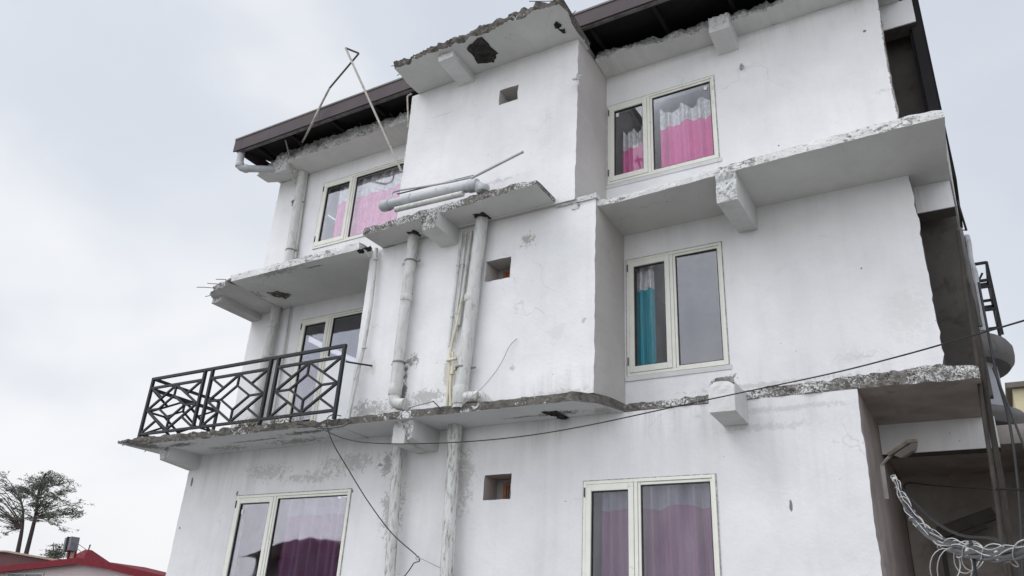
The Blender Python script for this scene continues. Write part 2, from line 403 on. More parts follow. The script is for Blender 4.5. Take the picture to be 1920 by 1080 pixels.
def smooth_path(pts, n=6):
    pts = [Vector(p) for p in pts]; out = []
    for i in range(len(pts) - 1):
        p0 = pts[max(i - 1, 0)]; p1 = pts[i]; p2 = pts[i + 1]; p3 = pts[min(i + 2, len(pts) - 1)]
        for k in range(n):
            t = k / n
            out.append(0.5 * ((2 * p1) + (p2 - p0) * t + (2 * p0 - 5 * p1 + 4 * p2 - p3) * t * t + (3 * p1 - p0 - 3 * p2 + p3) * t ** 3))
    out.append(pts[-1]); return out
def elbow(pts, r=0.12, n=5):
    """polyline with rounded corners"""
    pts = [Vector(p) for p in pts]; out = [pts[0]]
    for i in range(1, len(pts) - 1):
        a = pts[i] + (pts[i - 1] - pts[i]).normalized() * r; c = pts[i] + (pts[i + 1] - pts[i]).normalized() * r
        for k in range(n + 1):
            t = k / n; out.append(a * (1 - t) ** 2 + pts[i] * 2 * t * (1 - t) + c * t * t)
    out.append(pts[-1]); return out

# ---------------------------------------------------------------- ground
gm = MB()
N = 40
gv = []
for i in range(N + 1):
    for j in range(N + 1):
        gv.append((-1500 + 3000 * i / N, -1500 + 3000 * j / N, GZ))
gm.add(gv, [(i * (N + 1) + j, (i + 1) * (N + 1) + j, (i + 1) * (N + 1) + j + 1, i * (N + 1) + j + 1) for i in range(N) for j in range(N)])
go = gm.build('ground', M['ground']); go['kind'] = 'structure'

# ================================================================ the white building
YU, YM, YL = 10.0, 10.0, 9.5       # wall planes of the upper two storeys and of the lowest one
YBU, YBM = 8.88, 8.95              # fronts of the bay
YB = 13.5                          # back of the rooms
ZL, ZS3, ZS4 = 2.95, 5.90, 9.05    # undersides of the three slabs
XL, XR = -12.28, -0.17
BLD = empty('apartment_building', (-6.2, 10.0, GZ), 'weathered white three storey building with crumbling slab edges and a bay down its middle', 'building')

def stain_px(px, py, Y, rx, rz, col=(0.22, 0.205, 0.19), ns=2.6, sharp=5, op=0.85):
    p = at(px, py, Y=Y); return (p.x, p.z, rx, rz, col, ns, sharp, op)
GREY = (0.34, 0.33, 0.325)
st_low = [stain_px(1415 * 0 + 714, 872, YL, 0.09, 0.035, op=0.8), stain_px(660, 868, YL, 0.8, 0.20, (0.34, 0.33, 0.32), 4.2, 5, 0.55), stain_px(500, 885, YL, 0.7, 0.18, (0.36, 0.35, 0.34), 3.8, 5, 0.5), stain_px(590, 895, YL, 0.8, 0.14, (0.28, 0.27, 0.26), 3.8, 5, 0.45), stain_px(735, 960, YL, 0.25, 0.5, (0.28, 0.26, 0.23), 3.2, 5, 0.6), stain_px(870, 900, YL, 0.2, 0.6, (0.33, 0.31, 0.28), 3.2, 4, 0.5),
          stain_px(360, 903, YL, 0.035, 0.10, (0.16, 0.12, 0.10), 0.9, 8, 0.9), stain_px(337, 990, YL, 0.03, 0.03, op=0.9),
          stain_px(1483, 948, YL, 0.022, 0.075, (0.14, 0.13, 0.12), 1.0, 8, 0.9), stain_px(726, 870, YL, 0.13, 0.22, (0.27, 0.25, 0.23), 2.8, 5, 0.7),
          stain_px(1280, 830, YL, 0.42, 0.24, (0.60, 0.60, 0.61), 3.0, 3, 0.45), stain_px(1440, 800, YL, 0.7, 0.07, (0.42, 0.41, 0.40), 3.0, 3, 0.4),
          stain_px(1470, 765, YL, 1.4, 0.05, (0.45, 0.44, 0.42), 3.0, 3, 0.5), stain_px(1060, 940, YL, 0.035, 0.015, op=0.7), stain_px(445, 925, YL, 0.03, 0.05, (0.15, 0.11, 0.09), 0.8, 9, 0.9),
          stain_px(660, 921, YL, 0.03, 0.03, (0.15, 0.11, 0.09), 0.8, 9, 0.9), stain_px(780, 910, YL, 0.25, 0.35, (0.55, 0.54, 0.51), 2.5, 2, 0.4)]
st_mb = [stain_px(988, 452, YBM, 0.16, 0.17, (0.36, 0.34, 0.315), 3.8, 5, 0.9), stain_px(757, 730, YBM, 0.07, 0.42, (0.17, 0.155, 0.14), 3.0, 5, 0.95),
         stain_px(775, 675, YBM, 0.13, 0.13, (0.25, 0.235, 0.215), 3.6, 5, 0.85), stain_px(768, 570, YBM, 0.04, 0.45, (0.08, 0.075, 0.07), 2.6, 6, 0.85), stain_px(898, 535, YBM, 0.045, 0.35, (0.07, 0.065, 0.06), 2.6, 6, 0.9),
         stain_px(755, 497, YBM, 0.05, 0.05, GREY, 2.5, 4, 0.6), stain_px(690, 770, YBM, 0.6, 0.2, (0.32, 0.31, 0.29), 3.2, 5, 0.8), stain_px(800, 745, YBM, 0.5, 0.15, (0.34, 0.33, 0.31), 3.4, 5, 0.7), stain_px(960, 690, YBM, 0.06, 0.06, GREY, 3.4, 4, 0.6),
         stain_px(1045, 625, YBM, 0.22, 0.2, (0.58, 0.58, 0.585), 3.0, 3, 0.5), stain_px(1050, 737, YBM, 0.7, 0.07, (0.42, 0.41, 0.38), 3.0, 3, 0.5), stain_px(1095, 600, YBM, 0.05, 0.05, GREY, 2.6, 4, 0.6),
         stain_px(700, 690, YBM, 0.12, 0.2, (0.62, 0.60, 0.56), 2.5, 3, 0.6), stain_px(840, 700, YBM, 0.1, 0.35, (0.42, 0.38, 0.31), 2.4, 4, 0.6)]
st_ub = [stain_px(830, 215, YBU, 0.3, 0.02, (0.5, 0.5, 0.5), 2.0, 3, 0.5), stain_px(938, 338, YBU, 0.4, 0.05, GREY, 3.8, 5, 0.4), stain_px(768, 200, YBU, 0.05, 0.15, (0.40, 0.36, 0.30), 2.5, 4, 0.6)]
st_m = [stain_px(1371, 708, YM, 0.12, 0.05, (0.20, 0.19, 0.175), 3.4, 6, 0.85), stain_px(1592, 672, YM, 0.35, 0.10, (0.56, 0.55, 0.55), 2.6, 2, 0.5), stain_px(1700, 590, YM, 0.35, 0.5, (0.60, 0.58, 0.54), 2.4, 2, 0.4),
        stain_px(1440, 720, YM, 1.6, 0.05, (0.45, 0.44, 0.42), 3.2, 3, 0.55), stain_px(1755, 540, YM, 0.05, 2.2, (0.13, 0.115, 0.10), 1.5, 5, 0.9), stain_px(1615, 503, YM, 0.012, 0.012, (0.1, 0.1, 0.1), 0.3, 9, 0.9)]
st_u = [stain_px(1621, 58, YU, 0.025, 0.025, (0.15, 0.14, 0.13), 0.6, 9, 0.9), stain_px(1672, 140, YU, 0.045, 1.4, (0.17, 0.15, 0.13), 1.5, 5, 0.85), stain_px(1460, 273, YU, 0.015, 0.015, (0.15, 0.14, 0.13), 0.6, 9, 0.9),
        stain_px(1655, 170, YU, 0.12, 0.06, (0.5, 0.49, 0.47), 3, 3, 0.5), stain_px(1155, 345, YU, 0.4, 0.05, GREY, 2.8, 3, 0.4)]
M['wall_low'] = plaster('white_plaster_low', (0.615, 0.61, 0.615), (0.755, 0.745, 0.74), stains=st_low, grime=0.65, tops=((2.95, 1.3, 0.75), (-0.4, -0.9, 0.4)))
M['wall_mb'] = plaster('white_plaster_bay', stains=st_mb, tops=((6.0, 0.9, 0.5), (3.08, -0.7, 0.7)))
M['wall_ub'] = plaster('white_plaster_upper_bay', stains=st_ub, grime=0.4, tops=((9.05, 0.8, 0.45), (6.15, -0.5, 0.5)))
M['wall_m'] = plaster('white_plaster_middle', stains=st_m, grime=0.4, tops=((5.9, 0.6, 0.4), (3.08, -0.8, 0.65)))
M['wall_u'] = plaster('white_plaster_upper', stains=st_u, grime=0.4, tops=((9.05, 0.8, 0.45), (6.05, -0.6, 0.5)))
M['side'] = plaster('shaded_side_plaster', (0.41, 0.385, 0.37), (0.52, 0.495, 0.475), grime=0.9)  # darker than the front plaster: the bay side's shade is in the colour

def coords(a, b, cuts, step):
    ks = sorted(set([a, b] + [c for c in cuts if a < c < b])); out = [a]
    for p, q in zip(ks, ks[1:]):
        n = max(1, round((q - p) / step)); out += [p + (q - p) * i / n for i in range(1, n + 1)]
    return out
def wall(name, x0, x1, z0, z1, Y, mat, holes=(), th=0.22, lret=None, rret=None, side_mat=None, step=0.07, amp=0.006, edge=0.012, parent=BLD):
    """plastered wall of slightly uneven surface with real openings; lret / rret = Y its side faces run back to"""
    b = MB()
    xs = coords(x0, x1, [h[0] for h in holes] + [h[1] for h in holes], step)
    zs = coords(z0, z1, [h[2] for h in holes] + [h[3] for h in holes], step)
    def V(i, j):
        x, z = xs[i], zs[j]
        dy = amp * nz3(x * 1.1, Y, z * 1.1, 1.2)
        dx = 0
        if i in (0, len(xs) - 1): dx = edge * nz3(x, 3.3, z, 3.0) + edge * 0.6 * nz3(x, 1.3, z, 11.0)
        hole = [h for h in holes if h[0] - 1e-6 <= x <= h[1] + 1e-6 and h[2] - 1e-6 <= z <= h[3] + 1e-6]
        dz = 0
        if hole:
            dy *= 0.2
            if len(hole[0]) > 4:
                dx += hole[0][4] * nz3(x, 7, z, 9); dz = hole[0][4] * nz3(x, 17, z, 9)
        return Vector((x + dx, Y + dy, z + dz))
    vs = [V(i, j) for i in range(len(xs)) for j in range(len(zs))]
    nz_ = len(zs); fs = []
    def inh(i, j):
        cx = (xs[i] + xs[i + 1]) / 2; cz = (zs[j] + zs[j + 1]) / 2
        return any(h[0] < cx < h[1] and h[2] < cz < h[3] for h in holes)
    solid = {}
    for i in range(len(xs) - 1):
        for j in range(nz_ - 1):
            solid[i, j] = not inh(i, j)
            if solid[i, j]: fs.append((i * nz_ + j, (i + 1) * nz_ + j, (i + 1) * nz_ + j + 1, i * nz_ + j + 1))
    b.add(vs, fs, 0, True)
    def ret(p, q, Yr, mi, xn=None):
        n = max(1, int((Yr - Y) / 0.25)) if Yr - Y > 0.4 else 1
        pts = []
        for k in range(n + 1):
            for v in (p, q):
                w = Vector(v); w.y = v.y + (Yr - v.y) * k / n
                if xn is not None and n > 1: w.x = xn + (v.x - xn) * max(0.0, 1 - k / n * 2.5)
                pts.append(w)
        b.add(pts, [(2 * k, 2 * k + 1, 2 * k + 3, 2 * k + 2) for k in range(n)], mi, True)
    for i in range(len(xs) - 1):
        for j in range(nz_ - 1):
            if not solid[i, j]: continue
            for (di, dj, a, c) in ((-1, 0, (i, j), (i, j + 1)), (1, 0, (i + 1, j), (i + 1, j + 1)), (0, -1, (i, j), (i + 1, j)), (0, 1, (i, j + 1), (i + 1, j + 1))):
                nb = (i + di, j + dj)
                if nb in solid:
                    if solid[nb]: continue
                    Yr, mi = Y + th, 0
                    for h in holes:
                        if len(h) > 5: 
                            mx_ = (xs[a[0]] + xs[c[0]]) / 2; mz_ = (zs[a[1]] + zs[c[1]]) / 2
                            if h[0] - 1e-4 <= mx_ <= h[1] + 1e-4 and h[2] - 1e-4 <= mz_ <= h[3] + 1e-4: Yr = Y + h[5]; mi = 1
                else:
                    Yr, mi = Y + th, 1
                    if di == -1 and lret: Yr = lret
                    if di == 1 and rret: Yr = rret
                ret(vs[a[0] * nz_ + a[1]], vs[c[0] * nz_ + c[1]], Yr, mi, xs[a[0]] if di else None)
    return b.build(name, [mat, side_mat or mat], parent)

# openings -----------------------------------------------------------------
def wpx(Y, tl, tr, bl):
    a = at(*tl, Y=Y); c = at(*tr, Y=Y); d = at(*bl, Y=Y)
    return [(a.x + d.x) / 2, c.x, d.z, (a.z + c.z) / 2]
WUR = wpx(YU, (1140, 200), (1338, 144), (1140, 348))
WUL = [-10.90, -8.55, 7.12, 8.67]
WMR = wpx(YM, (1175, 489), (1352, 455), (1177, 707))
WML = [-10.84, -8.52, 3.30, 5.56]
WLR = [at(1095, 905, Y=YL).x, at(1341, 890, Y=YL).x, 0.28, 2.06]
WLL = [at(446, 930, Y=YL).x, at(659, 920, Y=YL).x, 0.30, 2.15]
def hole_px(Y, tl, br, depth):
    a = at(*tl, Y=Y); c = at(*br, Y=Y); return (a.x, c.x, c.z, a.z, 0.014, depth)
HU = (at(936, 185, Y=YBU).x, at(971, 175, Y=YBU).x, at(937, 197, Y=YBU).z, at(937, 170, Y=YBU).z, 0.016, 0.32)
HM = (at(911, 508, Y=YBM).x, at(957, 505, Y=YBM).x, at(911, 529, Y=YBM).z, at(911, 491, Y=YBM).z, 0.016, 0.34)
HL = (at(907, 914, Y=YL).x, at(958, 914, Y=YL).x, at(907, 938, Y=YL).z, at(907, 891, Y=YL).z, 0.010, 0.36)
def sh(w): return (w[0] + 0.015, w[1] - 0.015, w[2] + 0.015, w[3] - 0.015)

XLL, XLR = at(355, 880, Y=YL).x, at(1608, 740, Y=YL).x
wall('wall', XLL, XLR, GZ, ZL, YL, M['wall_low'], [sh(WLL), sh(WLR), HL], lret=YB, rret=13.2, side_mat=M['porch'])
BMX0, BMX1 = -8.35, -4.17
BUX0, BUX1 = -7.82, -4.47
wall('wall', XL, BMX0 + 0.05, ZL + 0.13, ZS3, YM, M['wall_m'], [sh(WML)], lret=YB)
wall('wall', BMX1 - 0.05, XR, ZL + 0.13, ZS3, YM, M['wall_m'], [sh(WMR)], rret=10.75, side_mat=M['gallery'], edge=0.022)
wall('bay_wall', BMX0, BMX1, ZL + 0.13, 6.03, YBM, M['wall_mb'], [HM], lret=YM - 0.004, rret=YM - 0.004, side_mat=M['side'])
wall('wall', XL, BUX0 + 0.05, ZS3 + 0.13, ZS4, YU, M['wall_u'], [sh(WUL)], lret=YB)
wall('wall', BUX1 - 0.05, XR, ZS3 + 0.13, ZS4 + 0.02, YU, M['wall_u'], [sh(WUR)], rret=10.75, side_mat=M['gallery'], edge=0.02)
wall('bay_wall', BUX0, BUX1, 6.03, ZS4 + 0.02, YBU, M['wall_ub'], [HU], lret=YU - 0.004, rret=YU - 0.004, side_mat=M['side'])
# rooms behind the windows
rm = MB()
rm.box((XL + 0.02, YB, GZ), (0.28, YB + 0.15, 9.9))
rm.box((BUX0 + 0.05, 9.2, 9.07), (BUX1 - 0.05, YB - 0.01, 9.3))
rm.box((BMX0 + 0.1, 9.2, 5.91), (BMX1 - 0.4, YB - 0.01, 6.02))
for x in (-7.6, -4.6):
    rm.box((x, 10.3, GZ), (x + 0.1, YB - 0.003, 9.0))
rm.build('room_wall', M['room'], BLD)
# bay recess backs so that the little vents look into something
for (h, Y, has) in ((HU, YBU, 0), (HM, YBM, 1), (HL, YL, 1)):
    b = MB(); b.box((h[0] - 0.1, Y + h[5] + 0.004, h[2] - 0.1), (h[1] + 0.1, Y + h[5] + 0.03, h[3] + 0.1))
    b.build('vent_back', M['room'] if has else M['side'], BLD)
    if has:
        w = h[1] - h[0]; hh = h[3] - h[2]
        b = MB(); yy = Y + h[5] - 0.05
        x0 = h[0] + w * 0.30; z1 = h[3] - hh * 0.18
        b.box((x0, yy, h[2] - 0.02), (x0 + 0.05, yy + 0.045, z1)); b.box((x0 + 0.05, yy, z1 - 0.035), (h[1] + 0.02, yy + 0.045, z1))
        b.box((x0 + 0.05, yy + 0.02, h[2] - 0.02), (x0 + (0.24 if has and h is HM else 0.075), yy + 0.04, z1 - 0.035))
        o = b.build('vent_shutter', M['wood'], BLD)

# ragged concrete slabs ------------------------------------------------------
def interp(tab, x):
    if callable(tab): return tab(x)
    if isinstance(tab, (int, float)): return tab
    if x <= tab[0][0]: return tab[0][1]
    for (a, va), (b2, vb) in zip(tab, tab[1:]):
        if x <= b2: return va + (vb - va) * (x - a) / (b2 - a)
    return tab[-1][1]
def slab(name, x0, x1, yf, yb, z0, z1, mats, amp=0.03, lip=0.0, step=0.035, seed=0.0, parent=BLD, chips=0.02, endamp=0.04, lean=0.0, soffit_rows=5):
    """slab with a broken, uneven front; yf, z0, z1 may vary along x. lean pushes the top edge back (a broken slope)"""
    b = MB(); n = max(2, int((x1 - x0) / step)); rows = 6
    cols = []
    for i in range(n + 1):
        x = x0 + (x1 - x0) * i / n
        y = interp(yf, x); zb = interp(z0, x); zt = interp(z1, x)
        big = nz3(x, seed, 0.3, 1.3); chip = max(0, noise.noise(Vector((x * 4.2, seed + 5, 0)))) 
        ztj = zt + chips * nz3(x, seed, 9, 6) - chips * 1.6 * chip
        zbj = zb + chips * 0.35 * nz3(x, seed, 19, 7)
        yb_ = interp(yb, x)
        pts = [(yb_, zt)]
        pts.append((min(y + 0.10 + lean, yb_ - 0.01), ztj))
        for k in range(rows + 1):
            t = k / rows
            z = ztj + (zbj - ztj) * t
            yy = y + lean * (1 - t) + amp * nz3(x, seed, z, 5.5) + amp * 0.7 * nz3(x, seed + 3, z, 17) + amp * big
            bulge = 0.25 * amp * math.sin(t * math.pi)
            pts.append((yy - bulge, z + (amp * 0.3 * nz3(x, seed + 8, z, 13) if 0 < k < rows else 0)))
        yf_bot = pts[-1][0]
        for k in range(1, soffit_rows + 1):
            t = k / soffit_rows
            pts.append((yf_bot + (yb_ - yf_bot) * t, zb + (zbj - zb) * (1 - t) ** 3))
        ex = 0
        cols.append([(x, yy, z) for yy, z in pts])
    np_ = len(cols[0])
    for ci in (0, -1):
        for k in range(np_):
            x, y, z = cols[ci][k]
            cols[ci][k] = (x + endamp * nz3(y, seed + 31 * ci, z, 5), y, z)
    vs = [p for c in cols for p in c]
    for i in range(n):
        for k in range(np_ - 1):
            f = [(i * np_ + k, (i + 1) * np_ + k, (i + 1) * np_ + k + 1, i * np_ + k + 1)]
            b.f += [list(f[0])]; b.mi.append(1 if k >= rows + 2 else 0); b.sm.append(False)
    b.v = [Vector(v) for v in vs]
    b.f.append([k for k in range(np_)]); b.mi.append(0); b.sm.append(False)
    b.f.append([n * np_ + k for k in range(np_)][::-1]); b.mi.append(0); b.sm.append(False)
    return b.build(name, mats, parent)
def rebars(parent, specs):
    for p, d, L in specs:
        p = Vector(p); d = Vector(d).normalized()
        b = MB(); q = [p - d * 0.1, p, p + d * L * 0.5 + Vector((0, 0, rnd.uniform(-.01, .01))), p + d * L + Vector((0, 0, rnd.uniform(-.03, .02)))]
        b.tube(q, 0.007, 5); b.build('rebar', M['rebar'], parent)

# lowest slab: balcony at the left, narrow ledge under the bay, broken flush with the wall at the right
ZT = ZL + 0.12
def st_z(px, py, Z, rx, ry, col=(0.10, 0.092, 0.08), ns=3.2, sharp=5, op=0.85):
    p = at(px, py, Z=Z); return (p.x, p.y, rx, ry, col, ns, sharp, op)
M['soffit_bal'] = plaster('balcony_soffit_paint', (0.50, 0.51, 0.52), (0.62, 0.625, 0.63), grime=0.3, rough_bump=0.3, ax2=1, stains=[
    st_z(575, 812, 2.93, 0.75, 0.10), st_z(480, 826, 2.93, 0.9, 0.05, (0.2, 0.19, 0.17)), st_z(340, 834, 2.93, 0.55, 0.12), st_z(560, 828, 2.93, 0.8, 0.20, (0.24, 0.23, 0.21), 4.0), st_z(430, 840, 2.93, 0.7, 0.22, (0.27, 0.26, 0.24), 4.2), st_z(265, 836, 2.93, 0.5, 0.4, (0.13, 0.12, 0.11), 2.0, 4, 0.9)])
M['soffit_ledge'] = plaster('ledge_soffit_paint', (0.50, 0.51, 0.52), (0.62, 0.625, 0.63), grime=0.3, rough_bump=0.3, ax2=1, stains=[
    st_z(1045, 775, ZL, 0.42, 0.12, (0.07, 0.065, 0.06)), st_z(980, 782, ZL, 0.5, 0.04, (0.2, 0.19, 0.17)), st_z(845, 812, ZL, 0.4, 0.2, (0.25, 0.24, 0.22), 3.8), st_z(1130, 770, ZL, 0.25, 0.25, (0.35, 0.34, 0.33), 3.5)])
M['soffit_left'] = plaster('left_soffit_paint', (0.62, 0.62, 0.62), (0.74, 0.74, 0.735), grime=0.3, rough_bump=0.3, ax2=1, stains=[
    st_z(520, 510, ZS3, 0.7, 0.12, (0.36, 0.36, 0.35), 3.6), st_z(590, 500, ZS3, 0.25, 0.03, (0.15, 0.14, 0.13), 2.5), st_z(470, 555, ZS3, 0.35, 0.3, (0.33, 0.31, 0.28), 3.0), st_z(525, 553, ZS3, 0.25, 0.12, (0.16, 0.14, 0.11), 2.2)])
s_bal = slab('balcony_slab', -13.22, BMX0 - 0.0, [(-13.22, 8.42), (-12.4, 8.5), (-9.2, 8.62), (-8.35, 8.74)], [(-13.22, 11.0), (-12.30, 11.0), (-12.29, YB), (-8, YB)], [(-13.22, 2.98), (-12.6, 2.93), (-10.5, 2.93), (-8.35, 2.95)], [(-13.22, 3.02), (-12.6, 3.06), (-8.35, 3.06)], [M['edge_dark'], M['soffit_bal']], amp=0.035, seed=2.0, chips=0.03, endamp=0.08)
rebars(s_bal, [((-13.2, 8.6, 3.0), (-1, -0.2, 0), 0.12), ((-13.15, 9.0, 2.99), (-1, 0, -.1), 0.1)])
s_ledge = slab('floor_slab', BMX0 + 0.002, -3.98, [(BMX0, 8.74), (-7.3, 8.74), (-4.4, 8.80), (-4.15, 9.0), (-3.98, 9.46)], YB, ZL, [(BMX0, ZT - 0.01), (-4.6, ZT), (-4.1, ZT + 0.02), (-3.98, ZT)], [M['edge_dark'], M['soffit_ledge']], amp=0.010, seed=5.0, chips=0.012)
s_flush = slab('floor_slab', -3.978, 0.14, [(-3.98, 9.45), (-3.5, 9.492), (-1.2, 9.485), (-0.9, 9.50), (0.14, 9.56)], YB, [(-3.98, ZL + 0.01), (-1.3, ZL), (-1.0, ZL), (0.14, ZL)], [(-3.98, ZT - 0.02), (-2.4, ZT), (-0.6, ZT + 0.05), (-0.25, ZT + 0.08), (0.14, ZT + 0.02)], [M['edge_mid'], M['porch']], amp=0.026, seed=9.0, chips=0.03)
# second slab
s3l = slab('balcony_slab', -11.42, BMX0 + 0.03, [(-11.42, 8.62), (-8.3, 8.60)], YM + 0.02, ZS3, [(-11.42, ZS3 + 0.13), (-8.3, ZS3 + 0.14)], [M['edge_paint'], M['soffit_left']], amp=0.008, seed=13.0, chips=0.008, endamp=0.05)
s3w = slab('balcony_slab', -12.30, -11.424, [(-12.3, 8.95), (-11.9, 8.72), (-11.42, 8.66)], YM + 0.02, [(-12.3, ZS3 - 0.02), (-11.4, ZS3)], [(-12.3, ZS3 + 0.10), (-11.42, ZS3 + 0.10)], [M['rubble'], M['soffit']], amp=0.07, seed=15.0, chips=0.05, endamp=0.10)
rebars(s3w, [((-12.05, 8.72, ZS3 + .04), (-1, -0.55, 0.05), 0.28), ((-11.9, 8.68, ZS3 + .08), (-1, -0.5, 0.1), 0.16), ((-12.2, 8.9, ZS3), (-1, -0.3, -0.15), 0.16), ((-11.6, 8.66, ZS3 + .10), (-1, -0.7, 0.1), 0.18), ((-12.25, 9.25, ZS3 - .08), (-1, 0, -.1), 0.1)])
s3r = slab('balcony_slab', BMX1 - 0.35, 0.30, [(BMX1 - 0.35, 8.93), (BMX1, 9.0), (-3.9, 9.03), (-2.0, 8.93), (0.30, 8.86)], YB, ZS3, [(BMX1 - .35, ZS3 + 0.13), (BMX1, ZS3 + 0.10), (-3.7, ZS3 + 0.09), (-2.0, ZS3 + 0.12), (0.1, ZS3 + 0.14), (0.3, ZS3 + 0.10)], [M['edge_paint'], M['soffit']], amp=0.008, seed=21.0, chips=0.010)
# top slab, broken back under the roof
s4r = slab('roof_slab', BUX1 + 0.0, 0.12, [(BUX1, 9.50), (-3.2, 9.62), (-1.0, 9.62), (0.12, 9.7)], YB, ZS4 + 0.02, [(BUX1, 9.40), (-3.9, 9.36), (-2.9, 9.38), (-1.5, 9.36), (0.1, 9.35)], [M['edge_white'], M['soffit']], amp=0.05, seed=27.0, chips=0.06, lean=0.16)
s4l = slab('roof_slab', -12.62, BUX0 - 0.0, [(-12.62, 9.60), (-11.9, 9.46), (-11, 9.42), (-8, 9.40)], [(-12.62, 9.92), (-12.31, 9.98), (-12.29, YB), (-8, YB)], [(-12.55, 9.12), (-11.9, ZS4), (-8, ZS4)], [(-12.62, 9.26), (-11.8, 9.44), (-10.6, 9.42), (-9, 9.36), (-7.8, 9.34)], [M['rubble_pale'], M['soffit']], amp=0.035, seed=33.0, chips=0.05, lean=0.08)
rebars(s4l, [((x, 9.50, 9.40 + rnd.uniform(-.03, .04)), (rnd.uniform(-.6, .6), -1, rnd.uniform(0, .5)), rnd.uniform(.06, .14)) for x in (-11.2, -10.7, -10.3, -9.6, -9.1, -8.8, -8.5, -8.2)])
s_top = slab('bay_roof_slab', BUX0 + 0.16, BUX1 + 0.06, [(BUX0, 8.10), (-4.4, 8.04)], YBU + 0.3, [(BUX0, ZS4 + 0.03), (-4.4, ZS4)], [(BUX0, ZS4 + 0.15), (-6.6, ZS4 + 0.17), (-4.9, ZS4 + 0.19), (-4.4, ZS4 + 0.12)], [M['edge_dark'], M['soffit']], amp=0.05, seed=39.0, chips=0.04, endamp=0.06)
rebars(s_top, [((BUX0 + .2, 8.15, 9.15), (-1, -.2, .1), 0.12), ((BUX0 + .2, 8.3, 9.10), (-1, .1, 0), 0.12), ((-4.6, 8.05, 9.18), (-1, -0.3, .12), 0.3), ((-4.46, 8.45, 9.10), (1, -.4, .1), 0.2), ((-4.46, 8.6, 9.08), (1, -.5, .1), 0.14)])
s_can = slab('canopy_slab', -8.12, -4.80, [(-8.12, 8.44), (-6.4, 8.40), (-4.8, 8.30)], YBM + 0.2, 6.05, [(-8.12, 6.17), (-6.7, 6.19), (-5.2, 6.17), (-4.8, 6.12)], [M['edge_mid'], M['soffit']], amp=0.022, seed=45.0, chips=0.028, endamp=0.03)
# rough seam where the second slab meets the bay
sm_ = slab('plaster_seam', -4.80, BMX1 + 0.03, 8.925, YBM + 0.1, 5.995, 6.075, [M['edge_white'], M['edge_white']], amp=0.012, seed=50.0, chips=0.012, endamp=0.01)

# broken-out pockets in the soffits
def pocket(pts, z, mat, parent, name='broken_patch'):
    """ragged dark hollow: a shallow inverted dish of broken concrete set just under the soffit"""
    b = MB(); ring = [Vector((p.x, p.y, z - 0.004)) for p in pts]
    dense = []
    for i in range(len(ring)):
        a, c = ring[i], ring[(i + 1) % len(ring)]
        for k in range(5):
            q = a.lerp(c, k / 5); dense.append(q + Vector((rnd.uniform(-.025, .025), rnd.uniform(-.025, .025), 0)))
    cen = sum(dense, Vector()) / len(dense); n = len(dense)
    r2 = [cen + (q - cen) * 0.8 + Vector((rnd.uniform(-.02, .02), rnd.uniform(-.02, .02), rnd.uniform(-0.02, 0.0))) for q in dense]
    r3 = [cen + (q - cen) * 0.4 + Vector((rnd.uniform(-.02, .02), rnd.uniform(-.02, .02), -rnd.uniform(0.0, 0.03))) for q in dense]
    vs = dense + r2 + r3 + [cen]
    fs = [(i, (i + 1) % n, n + (i + 1) % n, n + i) for i in range(n)] + [(n + i, n + (i + 1) % n, 2 * n + (i + 1) % n, 2 * n + i) for i in range(n)] + [(2 * n + i, 2 * n + (i + 1) % n, 3 * n) for i in range(n)]
    b.add(vs, fs); return b.build(name, mat, parent)
pocket([at(873, 90, Z=ZS4), at(905, 68, Z=ZS4), at(932, 100, Z=ZS4), at(928, 118, Z=ZS4), at(895, 120, Z=ZS4)], ZS4 + 0.012, M['black_hole'], s_top)
pocket([at(1040, 40, Z=ZS4), at(1052, 44, Z=ZS4), at(1050, 52, Z=ZS4), at(1040, 50, Z=ZS4)], ZS4, M['black_hole'], s_top)
pocket([at(1049, 55, Z=ZS4), at(1058, 54, Z=ZS4), at(1058, 62, Z=ZS4)], ZS4, M['black_hole'], s_top)
pocket([at(1012, 772, Z=ZL), at(1046, 770, Z=ZL), at(1068, 783, Z=ZL), at(1056, 788, Z=ZL), at(1040, 778, Z=ZL)], ZL, M['black_hole'], s_ledge)
pocket([at(498, 548, Z=ZS3), at(520, 546, Z=ZS3), at(545, 552, Z=ZS3), at(538, 560, Z=ZS3), at(515, 556, Z=ZS3)], ZS3, M['edge_dark'], s3l)
pocket([at(887, 402, Z=6.05), at(905, 398, Z=6.05), at(922, 408, Z=6.05), at(908, 416, Z=6.05), at(893, 412, Z=6.05)], 6.05, M['black_hole'], s_can)
pocket([at(762, 436, Z=6.05), at(778, 430, Z=6.05), at(790, 442, Z=6.05), at(778, 447, Z=6.05)], 6.05, M['black_hole'], s_can)
for (px, py) in ((690, 466), (676, 470)):
    pocket([at(px - 8, py - 2, Z=ZS3), at(px + 8, py - 6, Z=ZS3), at(px + 6, py + 4, Z=ZS3), at(px - 2, py + 5, Z=ZS3)], ZS3, M['black_hole'], s3l)

